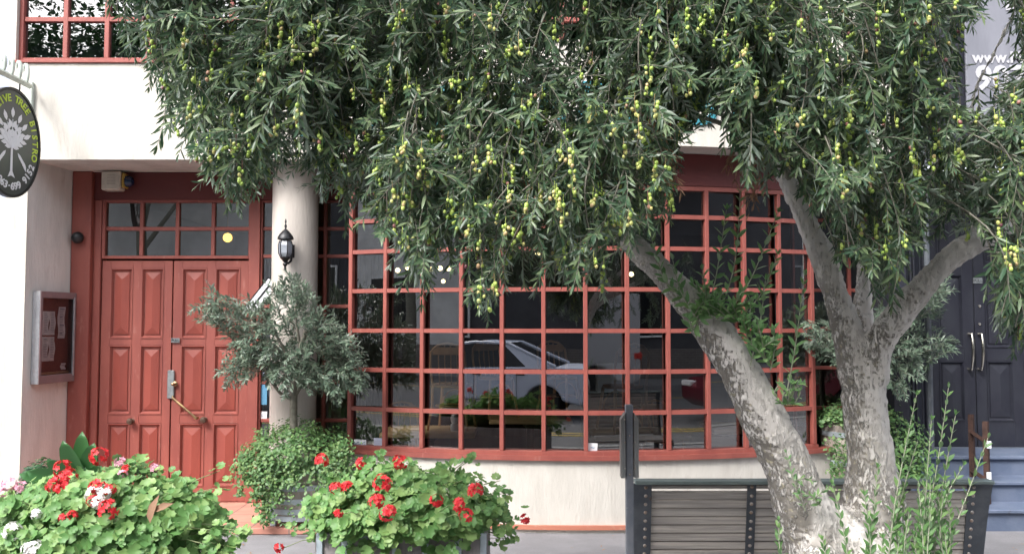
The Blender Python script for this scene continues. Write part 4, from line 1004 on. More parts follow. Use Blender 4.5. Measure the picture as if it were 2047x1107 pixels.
geranium('geranium', 'red pink and white geraniums in the left planter box with a dry brown leaf', c1.x, c1.y, c1.z, .45, .36, .24, 3700,
    [(x, y, Y, m, s) for x, y, Y, m, s in ((198, 912, 3.35, 'petal_red', 1.0), (125, 938, 3.3, 'petal_red', 1.0), (133, 955, 3.28, 'petal_red', 1.1), (112, 970, 3.25, 'petal_red', 1.0), (125, 976, 3.22, 'petal_red', .8), (197, 975, 3.15, 'petal_red', 1.0), (220, 978, 3.15, 'petal_red', .6), (185, 1000, 3.1, 'petal_red', .55), (216, 1018, 3.08, 'petal_red', 1.0), (186, 988, 3.12, 'petal_white', .8), (208, 986, 3.14, 'petal_white', .9), (195, 1003, 3.1, 'petal_white', .6), (252, 938, 3.35, 'petal_red', .45), (145, 1030, 3.08, 'petal_red', .45), (128, 1035, 3.08, 'petal_red', .4), (240, 925, 3.38, 'petal_pink', .6), (245, 950, 3.3, 'petal_pink', .5), (20, 967, 3.3, 'petal_pink', .8), (43, 974, 3.3, 'petal_pink', .6), (8, 985, 3.3, 'petal_pink', .5), (25, 1016, 3.15, 'petal_pink', .8), (25, 1062, 3.05, 'petal_white', .9), (72, 1027, 3.1, 'petal_white', .45), (70, 1098, 3.0, 'petal_white', .9), (55, 1096, 3.0, 'petal_white', .6), (310, 935, 3.4, 'petal_pink', .45))],
    extra=[(350, 960, 3.4, 6), (330, 950, 3.45, 5), (300, 940, 3.45, 6), (405, 990, 3.35, 6), (385, 985, 3.35, 6), (440, 940, 3.4, 4), (430, 975, 3.35, 5), (450, 1050, 3.25, 8), (480, 1070, 3.2, 6), (500, 1062, 3.2, 4), (470, 1095, 3.2, 7), (430, 1060, 3.2, 9), (420, 1090, 3.15, 9), (230, 935, 3.4, 8), (265, 930, 3.4, 6), (60, 1000, 3.25, 8), (100, 1000, 3.25, 8), (30, 1050, 3.1, 8), (10, 1030, 3.15, 7), (160, 960, 3.3, 7), (5, 1000, 3.2, 5)], lsz=.043, K=K1)
dl = Soup(); lv, lt = leaf(.09 * K1, .035 * K1, .3, .5); p = at(300, 1045, 3.0 * K1); dl.inst(lv, lt, np.array([frame((.12, -.1, 1), (-.5, -1, 0), 1, p), frame((.9, -.1, .5), (0, -1, .6), .75, np.array(at(305, 1022, 3.0 * K1)))]))
dl.make('dry_leaf', 'dry_leaf', label='dry curled brown leaf resting on the left geraniums', cat='leaf')
# ------------------------------------------------------------------ potted plants behind
def pot(cx, cy, r, h, label):
    t = MB().lathe([(r * .7, 0), (r * .95, h * .85), (r * 1.05, h * .85), (r * 1.05, h), (r * .9, h), (r * .88, h * .85), (.001, h * .86)], (cx, cy, .001), 24)
    obj('flower_pot', t, 'terracotta', smooth=True, label=label, cat='pot')
A = at(170, 950, 6.6)
pot(A.x, A.y, .16, .36, 'terracotta pot holding the broad leaved agave near the door')
S = Soup(); r = np.random.default_rng(3)
for (dx, dz, l, wd) in ((-.45, .9, .34, .10), (-.16, 1.1, .40, .11), (.1, 1.15, .42, .11), (.36, .95, .40, .11), (.62, .75, .34, .10), (-.85, .55, .36, .11), (-1, .2, .30, .10), (.9, .4, .3, .09), (-.6, .4, .34, .12), (.3, .6, .3, .11)):
    base = np.array([A.x + dx * .03, A.y - .03, .40]); l *= 1.12; wd *= 1.25; d = nrm(np.array([dx * .7, -.3 + r.uniform(-.25, .15), dz])); L2 = l
    n = 9; rows_ = []
    for i in range(n):
        s_ = i / (n - 1); q = base + d * L2 * s_ + np.array([dx * .08, -.02, -.10 * abs(dx)]) * s_ * s_; ww = wd * (math.sin(math.pi * (s_ * .82 + .12)) ** .8) * (1 if s_ < 1 else 0) * .5
        side = nrm(np.cross(d, (0.1, -1, .3))); nn = np.cross(side, d); rows_ += [q + side * ww + nn * ww * .35, q, q - side * ww + nn * ww * .35]
    T = []
    for i in range(n - 1):
        a = 3 * i; T += [(a, a + 3, a + 4), (a, a + 4, a + 1), (a + 1, a + 4, a + 5), (a + 1, a + 5, a + 2)]
    S.add(rows_, T)
S.make('agave', 'agave_leaf', smooth=True, label='broad green agave leaves rising behind the left geraniums', cat='plant')
def leafball(S, St, c, rad, n, lsz, tmpl, seed, up=(0, -.4, .8), flat=1.0):
    r = np.random.default_rng(seed); Ms = []
    c = np.array(c)
    for i in range(n):
        d = nrm(r.normal(0, 1, 3)); k = r.uniform(.3, 1) ** .5 * (1 + .25 * noise.noise(Vector(d * 2.2) + Vector((seed, 0, 0))))
        p = c + d * k * np.array(rad); nn = nrm(d * .8 + np.array(up) + r.normal(0, .4, 3)); Ms.append(frame(nrm(np.cross(nn, r.normal(0, 1, 3))), nn, lsz * r.uniform(.6, 1.25), p))
    S.inst(*tmpl, np.array(Ms))
OV = leaf(1, .62, .12, .2)
A2 = at(82, 955, 6.7); pot(A2.x, A2.y, .15, .28, 'terracotta pot holding the small dark shrub by the left wall')
t = thing('shrub', 'small dense dark green shrub by the left wall behind the geraniums', 'shrub', (A2.x, A2.y, .26))
S = Soup(); leafball(S, None, (A2.x, A2.y, A2.z - .02), (.15, .14, .16), 800, .036, OV, 5); S.make('foliage', 'shrub_leaf', t)
St = Soup()
for i in range(8): a = i * .8; St.tube([(A2.x, A2.y, .27), (A2.x + .05 * math.cos(a), A2.y + .05 * math.sin(a), .33), (A2.x + .1 * math.cos(a), A2.y + .1 * math.sin(a), A2.z)], .005, .003, 4)
St.make('stems', 'twig_bark', t)
# ground cover spilling from the barrels
def cover(label, bx, by, z0, rx, ry, rz, n, trails, seed, lsz=.031):
    t = thing('trailing_plant', label, 'plant', (bx, by, z0)); S = Soup(); St = Soup(); r = np.random.default_rng(seed); Ms = []
    for i in range(n):
        d = nrm(r.normal(0, 1, 3)); d[2] = abs(d[2]) - .25 * (r.random() < .6); d = nrm(d)
        if d[1] > .4 and r.random() < .7: d[1] *= -1
        k = r.uniform(.5, 1) ** .35 * (1 + .34 * noise.noise(Vector(d * 2.6) + Vector((seed, 0, 0))) + .10 * noise.noise(Vector(d * 9)))
        p = np.array([bx, by, z0]) + d * k * (rx, ry, rz)
        nn = nrm(d * .7 + np.array([0, -.4, .8]) + r.normal(0, .4, 3)); Ms.append(frame(nrm(np.cross(nn, r.normal(0, 1, 3))), nn, lsz * r.uniform(.5, 1.3), p))
    for (a, px0, py0, px1, py1, Y, k) in trails:
        p0, p1 = np.array(at(px0, py0, Y + .03)), np.array(at(px1, py1, Y))
        m = 10; w_ = [p0 + (p1 - p0) * i / m + r.normal(0, .012, 3) for i in range(m + 1)]; St.tube(w_, .0025, .0012, 3)
        for j in range(k):
            u = r.random(); i = int(u * m); p = w_[i] + (w_[min(i + 1, m)] - w_[i]) * r.random() + r.normal(0, a * (1 - .5 * u), 3) * (1, .6, .7)
            nn = nrm(np.array([0, -.8, .5]) + r.normal(0, .45, 3)); Ms.append(frame(nrm(np.cross(nn, r.normal(0, 1, 3))), nn, lsz * r.uniform(.5, 1.2), p))
    for i in range(60):
        d = nrm(r.normal(0, 1, 3)); d[2] = abs(d[2]); p = np.array([bx, by, z0]) + d * .85 * np.array((rx, ry, rz)); St.tube([np.array([bx + d[0] * .1, by + d[1] * .1, z0 - .03]), p], .003, .001, 3)
    S.inst(*OV, np.array(Ms)); S.make('foliage', 'cover_leaf', t); St.make('stems', 'green_stem', t)
Bz = at(590, 925, 7.2).z
cover('bright green trailing plant spilling over the barrel in front of the column', at(588, 0, B1[1]).x * 0 + B1[0] - .03, B1[1] - .02, .47, .45, .40, .37, 4600,
      [(.035, 500, 900, 480, 990, 6.95, 150), (.04, 520, 900, 510, 1000, 6.92, 220), (.045, 540, 920, 535, 1040, 6.92, 340), (.04, 560, 930, 555, 1000, 6.9, 240), (.03, 530, 960, 528, 1050, 6.92, 180), (.03, 510, 960, 512, 1030, 6.95, 80), (.035, 590, 930, 585, 965, 6.9, 160), (.045, 660, 900, 655, 970, 6.9, 340), (.045, 690, 880, 685, 960, 6.92, 340), (.02, 585, 960, 580, 1035, 6.9, 30), (.02, 640, 960, 620, 1030, 6.9, 50), (.03, 545, 1040, 640, 1062, 6.85, 60)], 11)
cover('green ivy growing from the tall barrel behind the big trunk', B2[0] + .06, B2[1] - .05, .80, .42, .30, .18, 1500,
      [(.04, 1672, 880, 1668, 955, 7.35, 200), (.03, 1690, 870, 1680, 1000, 7.35, 180), (.06, 1790, 850, 1800, 980, 7.35, 420), (.06, 1820, 850, 1830, 960, 7.35, 420), (.05, 1845, 880, 1845, 960, 7.35, 260)], 13, .03)
# ------------------------------------------------------------------ trees
TW = [twig_template(s, L=.17 + .02 * (s % 4), n=10 + s % 3, ll=.053 + .004 * (s % 3), lw=.0118) for s in range(12)]
TS = [twig_template(40 + s, L=.14 + .02 * (s % 3), n=8, ll=.060, lw=.0165, ang=55) for s in range(8)]
def place(tmpls, items, leafS, stemS, w_=1.0):
    by = {}
    for (k, M) in items: by.setdefault(k % len(tmpls), []).append(M)
    for k, Ms in by.items():
        (lv, lt), (sv, st_) = tmpls[k]; Ms = np.array(Ms); leafS.inst(lv, lt, Ms); stemS.inst(sv, st_, Ms)
def small_olive(label, base, forks, crown_fn, n, seed):
    t = thing('small_olive_tree', label, 'tree', base); r = np.random.default_rng(seed)
    b = MB()
    for pts, r0, r1 in forks: b.tube(pts, [r0 + (r1 - r0) * i / (len(pts) - 1) for i in range(len(pts))], 10)
    obj('trunk', b, 'twig_bark', t, smooth=True)
    LS, SS = Soup(), Soup(); items = []
    while len(items) < n:
        got = crown_fn(r)
        if got is None: continue
        p, d = got
        items.append((int(r.integers(99)), frame(d, (0, -.3, 1), r.uniform(.75, 1.15), p)))
    place(TS, items, LS, SS); LS.make('crown', 'small_olive_leaf', t); SS.make('twigs', 'twig_bark', t)
    return t
from bisect import bisect
def poly_in(poly, x, y):
    c = False; j = len(poly) - 1
    for i in range(len(poly)):
        if (poly[i][1] > y) != (poly[j][1] > y) and x < (poly[j][0] - poly[i][0]) * (y - poly[i][1]) / (poly[j][1] - poly[i][1]) + poly[i][0]: c = not c
        j = i
    return c
T1 = [(600, 540), (625, 560), (640, 600), (665, 625), (700, 655), (725, 700), (730, 740), (745, 770), (740, 800), (700, 775), (680, 800), (650, 790), (625, 775), (590, 770), (560, 800), (535, 770), (500, 750), (465, 790), (425, 755), (450, 715), (445, 670), (405, 640), (375, 625), (375, 605), (415, 600), (408, 560), (430, 570), (455, 605), (490, 590), (520, 605), (545, 560), (570, 545)]
cb = Vector((at(588, 840, 7.2).x, 7.2, .46)); core1 = np.array(at(590, 680, 7.15))
def crown1(r):
    px, py = r.uniform(370, 745), r.uniform(530, 800)
    Y = 7.15 + r.uniform(-.38, .28) * (1 - abs(px - 580) / 260)
    p = np.array(at(px, py, Y))
    d = nrm(nrm(p - core1) * 1.0 + r.normal(0, .45, 3) + np.array([0, -.15, .1]))
    tip = p + d * .15; q = proj(tip); o = proj(p)
    if not poly_in(T1, *q) or not poly_in(T1, *o): return None
    return p, d
P = lambda px, py, Y: at(px, py, Y)
small_olive('small grey green olive tree growing from the barrel by the column', cb,
    [([cb, P(587, 800, 7.2), P(590, 750, 7.2), P(600, 700, 7.15), P(612, 660, 7.1)], .033, .018), ([P(588, 800, 7.2), P(560, 785, 7.15), P(540, 760, 7.1), P(510, 700, 7.0)], .016, .008),
     ([P(590, 790, 7.2), P(615, 750, 7.2), P(650, 730, 7.2), P(690, 700, 7.2)], .016, .008), ([P(590, 760, 7.2), P(570, 700, 7.1), P(540, 650, 7.0), P(450, 640, 6.95)], .014, .006), ([P(600, 700, 7.15), P(590, 620, 7.1), P(600, 560, 7.1)], .012, .005)], crown1, 560, 21)
T2 = [(1600, 640), (1640, 640), (1700, 600), (1780, 600), (1830, 570), (1880, 535), (1905, 560), (1890, 600), (1880, 640), (1925, 690), (1915, 705), (1870, 705), (1850, 760), (1810, 800), (1780, 780), (1700, 740), (1660, 720), (1610, 700)]
cb2 = Vector((B2[0], B2[1] - .02, .78)); core2 = np.array(at(1740, 690, 7.45))
def crown2(r):
    px, py = r.uniform(1590, 1940), r.uniform(530, 810); Y = 7.4 + r.uniform(-.35, .2)
    p = np.array(at(px, py, Y)); d = nrm(nrm(p - core2) + r.normal(0, .4, 3) + np.array([0, -.15, .15])); q = proj(p + d * .16)
    return (p, d) if poly_in(T2, *q) and poly_in(T2, *proj(p)) else None
small_olive('grey green olive tree in the tall barrel half hidden behind the big trunk', cb2,
    [([cb2, P(1730, 780, 7.5), P(1740, 700, 7.45), P(1760, 640, 7.4)], .03, .014), ([P(1735, 760, 7.5), P(1780, 720, 7.4), P(1850, 690, 7.3)], .013, .006), ([P(1735, 740, 7.5), P(1690, 700, 7.4), P(1640, 670, 7.35)], .012, .005), ([P(1745, 690, 7.45), P(1800, 640, 7.35), P(1870, 570, 7.3)], .012, .005)], crown2, 420, 22)
# the big olive
TY = 3.78
tb0 = at(1700, 1107, TY)
tree = thing('olive_tree', 'large old olive tree with forked grey trunk and crown heavy with green olives', 'tree', (tb0.x, TY, 0))
limbs = [
 ([(1705, 1500, 3.80, .24), (1700, 1300, 3.79, .245), (1695, 1180, 3.79, .25), (1690, 1110, 3.79, .235)], ),
 ([(1660, 1160, 3.76, .17), (1635, 1080, 3.74, .135), (1605, 1005, 3.72, .115), (1560, 900, 3.70, .112), (1515, 810, 3.68, .11), (1465, 720, 3.67, .102), (1425, 660, 3.66, .094), (1365, 590, 3.66, .075), (1300, 520, 3.68, .062), (1230, 460, 3.72, .052), (1150, 390, 3.8, .045), (1000, 290, 3.9, .036), (800, 180, 3.95, .028), (600, 80, 3.9, .02)],),
 ([(1720, 1180, 3.8, .2), (1742, 1080, 3.8, .14), (1745, 990, 3.8, .118), (1738, 900, 3.8, .112), (1728, 820, 3.8, .106), (1728, 740, 3.8, .098), (1712, 690, 3.8, .082)],),
 ([(1715, 760, 3.8, .088), (1700, 690, 3.8, .078), (1682, 620, 3.81, .070), (1655, 540, 3.84, .065), (1618, 455, 3.88, .060), (1585, 385, 3.9, .054), (1560, 320, 3.95, .046), (1520, 220, 4.0, .04), (1450, 60, 4.0, .032), (1380, -80, 4.0, .022)],),
 ([(1745, 760, 3.79, .085), (1755, 700, 3.76, .078), (1790, 640, 3.72, .074), (1840, 575, 3.68, .068), (1900, 515, 3.66, .060), (1960, 480, 3.66, .052), (2030, 450, 3.68, .046), (2120, 400, 3.7, .04), (2250, 300, 3.75, .03)],),
 ([(1738, 690, 3.92, .055), (1728, 620, 3.98, .048), (1730, 540, 4.04, .045), (1770, 450, 4.1, .042), (1850, 380, 4.15, .034), (1900, 250, 4.15, .026)],),
 ([(1948, 470, 3.72, .024), (1944, 420, 3.74, .02), (1950, 330, 3.8, .018), (1945, 200, 3.85, .016), (1985, 110, 3.8, .016), (2035, 10, 3.75, .013), (2070, -80, 3.7, .01)],),
 ([(1815, 450, 4.05, .018), (1850, 385, 4.05, .014), (1880, 300, 4.0, .01)],),
]
b = MB()
def catm(pts, k=6):
    out = []; n = len(pts)
    for i in range(n - 1):
        p0, p1, p2, p3 = pts[max(i - 1, 0)], pts[i], pts[i + 1], pts[min(i + 2, n - 1)]
        for j in range(k):
            t = j / k; out.append(tuple(.5 * ((2 * b_) + (-a + c) * t + (2 * a - 5 * b_ + 4 * c - d) * t * t + (-a + 3 * b_ - 3 * c + d) * t ** 3) for a, b_, c, d in zip(p0, p1, p2, p3)))
    out.append(pts[-1]); return out
for (L0,) in limbs:
    P4 = [(*at(px, py, Y), rr * (.84 + .22 * min(1, max(0, (py - 880) / 160)))) for px, py, Y, rr in L0]
    C = catm(P4, 8); b.tube([c[:3] for c in C], [c[3] for c in C], 24)
# root flare and burrs
for (px, py, Y, rr) in ((1590, 1250, 3.7, .12), (1790, 1250, 3.7, .13), (1640, 1130, 3.62, .10), (1760, 1130, 3.62, .11), (1775, 1010, 3.76, .07), (1768, 930, 3.76, .055), (1690, 1075, 3.72, .11), (1672, 1040, 3.73, .07)):
    b.ball(at(px, py, Y), rr, 16, 10)
bp = np.array(tb0)
for a in range(0, 360, 40):
    c_, s_ = math.cos(R(a)), math.sin(R(a)); b.tube([(tb0.x + .15 * c_, TY + .13 * s_, .35), (tb0.x + .24 * c_, TY + .2 * s_, .12), (tb0.x + .36 * c_, TY + .3 * s_, .0), (tb0.x + .42 * c_, TY + .36 * s_, -.05)], [.1, .09, .05, .03], 12)
tr = obj('trunk', b, 'bark', tree, smooth=False)
m_ = tr.modifiers.new('remesh', 'REMESH'); m_.mode = 'VOXEL'; m_.voxel_size = .011; m_.use_smooth_shade = True
m_ = tr.modifiers.new('smooth', 'SMOOTH'); m_.iterations = 9; m_.factor = .6
tx = bpy.data.textures.new('bark_lumps', 'CLOUDS'); tx.noise_scale = .16; tx.noise_depth = 3
m_ = tr.modifiers.new('lumps', 'DISPLACE'); m_.texture = tx; m_.strength = .035; m_.mid_level = .5
tx = bpy.data.textures.new('bark_ridges', 'CLOUDS'); tx.noise_scale = .03; tx.noise_depth = 4; tx.noise_type = 'HARD_NOISE'
m_ = tr.modifiers.new('ridges', 'DISPLACE'); m_.texture = tx; m_.strength = .013; m_.mid_level = .5
# crown
CON = [(150, -60), (195, 40), (210, 75), (250, 108), (285, 128), (300, 170), (330, 255), (375, 295), (400, 350), (430, 360), (455, 415), (480, 438), (510, 400), (545, 365), (575, 318), (610, 335), (640, 375), (660, 390), (690, 478), (715, 395), (745, 435), (775, 455), (800, 535), (825, 505), (850, 590), (875, 495), (905, 515), (935, 565), (960, 625), (985, 650), (1000, 570), (1015, 575), (1040, 500), (1075, 520), (1100, 565), (1135, 605), (1160, 540), (1195, 580), (1230, 570), (1250, 490), (1290, 440), (1330, 455), (1348, 490), (1352, 400), (1362, 300), (1400, 240), (1430, 222), (1455, 250), (1480, 355), (1520, 370), (1560, 380), (1600, 440), (1640, 470), (1700, 540), (1740, 590), (1790, 605), (1815, 560), (1840, 480), (1880, 450), (1920, 450), (1950, 430), (1965, 560), (1985, 650), (2047, 700), (2300, 720)]
cxs = [c[0] for c in CON]
def ymax(px):
    if px <= cxs[0]: return CON[0][1]
    if px >= cxs[-1]: return CON[-1][1]
    i = bisect(cxs, px) - 1; a, b_ = CON[i], CON[i + 1]; return a[1] + (b_[1] - a[1]) * (px - a[0]) / (b_[0] - a[0])
HOLES = [(1425, 255, 34), (572, 222, 20), (1400, 185, 12), (745, 250, 18), (700, 235, 12), (1310, 180, 10), (1985, 45, 52), (1975, 125, 52), (2015, 120, 40), (1935, 90, 25), (1960, 170, 30), (1905, 40, 12), (590, 262, 14), (470, 60, 5), (980, 110, 10), (1180, 190, 9), (1530, 245, 10)]
LIMB = [(1650, 530, 42), (1612, 450, 40), (1580, 375, 36), (1850, 560, 45), (1900, 510, 40), (1955, 478, 34), (2020, 455, 26), (1700, 560, 40), (1265, 490, 30), (1320, 540, 40), (1690, 640, 60), (1375, 590, 40)]
def ok(p, Y):
    x, y = proj(p)
    if y > ymax(x) + 4 or x < 195: return False
    if y > -40 and x < 420 and rng.random() < .62 * min(1, (420 - x) / 150): return False
    for hx, hy, hr_ in HOLES:
        if (x - hx) ** 2 + (y - hy) ** 2 < hr_ * hr_: return False
    if Y < 4.0:
        for hx, hy, hr_ in LIMB:
            if (x - hx) ** 2 + (y - hy) ** 2 < hr_ * hr_: return False
    return True
LS, SS = Soup(), Soup(); items = []; tips = []
def branchlet(px, py, Y, ntw, ln_, front=False, sc_=1.0):
    e = np.array(at(px, py, Y)); lean = (1350 - px) / 1100 * .22
    s0 = e + np.array([lean + rng.normal(0, .07), rng.normal(.05, .08), ln_]); mid = (s0 + e) / 2 + np.array([-lean * .5 + rng.normal(0, .03), rng.normal(-.04, .03), ln_ * .12])
    pts = [(1 - t) ** 2 * s0 + 2 * t * (1 - t) * mid + t * t * e for t in np.linspace(0, 1, 7)]
    used = False
    for j in range(ntw):
        t = 1 if j == 0 else rng.uniform(.15, .97); p = (1 - t) ** 2 * s0 + 2 * t * (1 - t) * mid + t * t * e
        tan = nrm(2 * (1 - t) * (mid - s0) + 2 * t * (e - mid) + 1e-6)
        a = rng.uniform(0, 6.28); out = np.array([math.cos(a), -abs(math.sin(a)) if rng.random() < .75 else abs(math.sin(a)), 0])
        d = nrm(tan * (1.0 if j == 0 else .55) + out * (.15 if j == 0 else .75) + np.array([0, 0, -.12 if rng.random() < .7 else .5]))
        s = rng.uniform(.8, 1.1) * sc_
        if not ok(p + d * .19 * s, p[1]) or not ok(p + d * .08, p[1]): continue
        items.append((int(rng.integers(999)), frame(d, (0, -.25, 1), s, p))); used = True
        if rng.random() < .8: tips.append((p + d * rng.uniform(.02, .1), Y))
    if used and all(proj(q)[1] < 0 or ok(q, 5) for q in pts): SS.tube(pts, .0032, .0016, 4)
cnt = 0
while cnt < 1120:
    px = rng.uniform(200, 2120); py = rng.uniform(-190, ymax(px))
    Y = 2.95 + abs(rng.normal(0, .62)); Y = min(Y, 4.9)
    # clump the density
    nz_ = noise.noise(Vector((px / 130, py / 130, Y * 2.0)))
    if rng.random() > .72 + 1.1 * nz_: continue
    branchlet(px, py, Y, 6, rng.uniform(.22, .45)); cnt += 1
for (px, Y) in [(470, 3.0), (480, 3.05), (690, 3.3), (800, 3.1), (850, 3.0), (855, 3.1), (935, 3.0), (965, 3.05), (985, 3.0), (1110, 3.1), (1135, 3.0), (1195, 3.0), (1225, 3.1), (1010, 3.0), (1348, 3.2), (400, 3.1), (425, 3.1), (330, 3.2), (640, 3.4), (1480, 3.6), (1520, 3.6), (1985, 3.2), (2010, 3.15), (2035, 3.2), (1790, 3.3), (1760, 3.3), (300, 3.2), (260, 3.2), (230, 3.2), (1600, 3.2), (1650, 4.2), (1250, 3.3), (560, 3.2), (600, 3.4), (750, 3.2), (880, 3.2), (1050, 3.1)]:
    for k in range(3): branchlet(px + rng.normal(0, 8), ymax(px) - 70 - 45 * k + rng.normal(0, 6), Y + rng.uniform(-.1, .15), 7, .3, sc_=.85)
# unseen crown above the frame, put in for shading, towards the street and back
for i in range(170):
    p = np.array([rng.uniform(-1.9, 2.9), rng.uniform(2.9, 5.2), rng.uniform(3.0, 4.3)])
    if ((p[0] - .5) / 2.6) ** 2 + ((p[2] - 2.9) / 1.5) ** 2 > 1: continue
    for k in range(3):
        a = rng.uniform(0, 6.28); d = nrm(np.array([math.cos(a), math.sin(a), rng.normal(0, .5)]))
        if proj(p + d * .2)[1] > -10 and not (ok(p, p[1]) and ok(p + d * .2, p[1])): continue
        items.append((int(rng.integers(999)), frame(d, (0, 0, 1), 1.1, p)))
# branches that carry the crown
for i in range(34):
    px = rng.uniform(350, 1880); s0 = limbs[1][0][9 + int(rng.integers(4))] if px < 1200 else limbs[3][0][5 + int(rng.integers(4))] if px < 1750 else limbs[4][0][5 + int(rng.integers(3))]
    a0 = np.array(at(*s0[:3])); e = np.array(at(px, rng.uniform(-60, min(260, ymax(px) - 60)), rng.uniform(3.2, 4.4))); m0 = (a0 + e) / 2 + np.array([0, rng.normal(0, .15), .22])
    SS.tube([(1 - t) ** 2 * a0 + 2 * t * (1 - t) * m0 + t * t * e for t in np.linspace(0, 1, 9)], .014, .004, 6)
place(TW, items, LS, SS)
LS.make('crown', 'olive_leaf', tree); SS.make('branches', 'twig_bark', tree, smooth=True)
print('twigs', len(items), 'leaf tris', sum(len(t) for t in LS.T))
# olives
OB = MB().ball((0, 0, 0), .0062, 10, 7, sz=1.28); OBv = np.array(OB.v)
tri = []
for f in OB.f:
    for j in range(1, len(f) - 1): tri.append((f[0], f[j], f[j + 1]))
tri = np.array(tri)
def cluster(seed):
    r = np.random.default_rng(seed); S = Soup(); n = int(r.integers(1, 8)); Ms = []; z = 0
    for j in range(n):
        a = r.uniform(0, 6.28); z -= r.uniform(.004, .014); p = np.array([math.cos(a) * .009, math.sin(a) * .009, z]) + r.normal(0, .002, 3)
        Ms.append(frame(nrm(np.array([1, r.normal(0, .4), r.normal(0, .4)])), (0, 0, 1), r.uniform(.8, 1.15), p))
    S.inst(OBv, tri, np.array(Ms)); S.tube([(0, 0, .02), (.002, 0, 0), (0, 0.002, z)], .0011, .0008, 3); return S.arrays()
CL = [cluster(300 + i) for i in range(12)]
cand = [(p, Y) for p, Y in tips if 0 < proj(p)[1] and proj(p)[1] < 640 and 190 < proj(p)[0] < 2060]
cand = [c for c in cand if c[0][1] < 3.75]
rng.shuffle(cand)
cand = sorted(cand[:1400], key=lambda c: c[0][1])
cm = []
for k in range(12):
    me = bpy.data.meshes.new('olive_cluster'); V, T = CL[k]; me.from_pydata(V.tolist(), [], T.tolist()); me.materials.append(MATS['olive_skin']); me.polygons.foreach_set('use_smooth', [True] * len(T)); me.update(); cm.append(me)
SO = Soup(); stuff = {}
tl_ = np.array(wl(tree))
for i, (p, Y) in enumerate(cand):
    p = np.array(p) + np.array([0, -.045, -.01]); k = int(rng.integers(12)); a = rng.uniform(0, 6.28)
    if i < 100:
        o = bpy.data.objects.new('olive_cluster', cm[k]); COL.objects.link(o); o.parent = tree; o.location = Vector(p - tl_); o.rotation_euler = (0, 0, a)
    else:
        c_, s_ = math.cos(a), math.sin(a); stuff.setdefault(k, []).append(np.array([[c_, -s_, 0, p[0]], [s_, c_, 0, p[1]], [0, 0, 1, p[2]]]))
for k, Ms in stuff.items(): SO.inst(*CL[k], np.array(Ms))
SO.make('olives', 'olive_skin', tree, smooth=True, kind='stuff')
# young shoots with broader leaves
def shoot(pts, nl, ll, lw, par, m, lab=None, spread=52, tipk=.5):
    pts = [np.array(at(*p)) for p in pts]; S = Soup(); C = [np.array(c) for c in catm([tuple(p) for p in pts], 6)]
    seg = np.cumsum([0] + [np.linalg.norm(C[i + 1] - C[i]) for i in range(len(C) - 1)]); Ms = []
    for i in range(nl):
        u = (.08 + .92 * i / (nl - 1)) * seg[-1]; k = min(int(np.searchsorted(seg, u)), len(C) - 1); k = max(k, 1)
        f_ = (u - seg[k - 1]) / (seg[k] - seg[k - 1] + 1e-9); p = C[k - 1] + (C[k] - C[k - 1]) * f_; d = nrm(C[k] - C[k - 1])
        a = i * 1.35 + rng.uniform(-.3, .3); s1 = nrm(np.cross(d, (0.2, 1, .1))); s2 = np.cross(s1, d)
        for sg_ in (1, -1):
            ax = (s1 * math.cos(a) + s2 * math.sin(a)) * sg_; an = R(spread + rng.normal(0, 10)) * (1 - .35 * i / nl)
            dd = d * math.cos(an) + ax * math.sin(an); nn = nrm(d * math.sin(an) - ax * math.cos(an) + rng.normal(0, .3, 3) + np.array([0, -1.1, .35]))
            Ms.append(frame(dd, nn, ll * rng.uniform(.75, 1.1) * (1 - tipk * (i / nl) ** 3), p))
    Ms.append(frame(nrm(C[-1] - C[-2]), (0, -1, 0), ll * .5, C[-1]))
    S.inst(*leaf(1, lw / ll, .1, .3), np.array(Ms)); o = S.make('shoot', m, par, label=lab)
    St = Soup(); St.tube(C, .0035, .0014, 5); St.make('stem', 'shoot_stem', o, smooth=True)
SY = 3.58
for pts, n_ in [([(1405, 640, SY), (1430, 560, SY - .03), (1452, 420, SY - .05)], 13), ([(1440, 620, SY), (1470, 520, SY - .04), (1482, 350, SY - .04)], 15), ([(1450, 630, SY), (1500, 560, SY - .05), (1555, 425, SY - .05)], 13), ([(1470, 640, SY), (1520, 590, SY - .03), (1555, 510, SY - .03)], 11),
        ([(1570, 800, SY + .02), (1590, 690, SY - .02), (1608, 552, SY - .04)], 14), ([(1500, 730, SY), (1520, 640, SY - .03), (1530, 560, SY - .04)], 12), ([(1540, 740, SY), (1548, 700, SY - .03), (1545, 660, SY - .03)], 8), ([(1395, 640, SY), (1360, 580, SY - .04), (1345, 520, SY - .04)], 9), ([(1390, 640, SY), (1410, 600, SY - .06), (1405, 540, SY - .06)], 9),
        ([(1375, 600, SY), (1330, 560, SY - .03), (1300, 470, SY - .03)], 11), ([(1400, 630, SY), (1385, 660, SY - .06), (1378, 640, SY - .08)], 5)]:
    shoot(pts, n_, .058, .022, tree, 'shoot_leaf')
for i in range(16):
    x, y = rng.uniform(1380, 1560), 0; y = 640 + (x - 1450) * .15 if x < 1480 else 660 + (x - 1480) * 1.2
    dx, dy = rng.uniform(-45, 50), rng.uniform(-75, -25)
    shoot([(x, y, SY - .01), (x + dx * .5, y + dy * .6, SY - .05), (x + dx, y + dy, SY - .07)], 7, .05, .019, tree, 'shoot_leaf')
for i in range(7): 
    x = 1575 + rng.uniform(-12, 14); shoot([(x, 808, SY), (x + rng.uniform(-20, 20), 785, SY - .04), (x + rng.uniform(-30, 30), 768, SY - .05)], 4, .036, .012, tree, 'shoot_leaf')
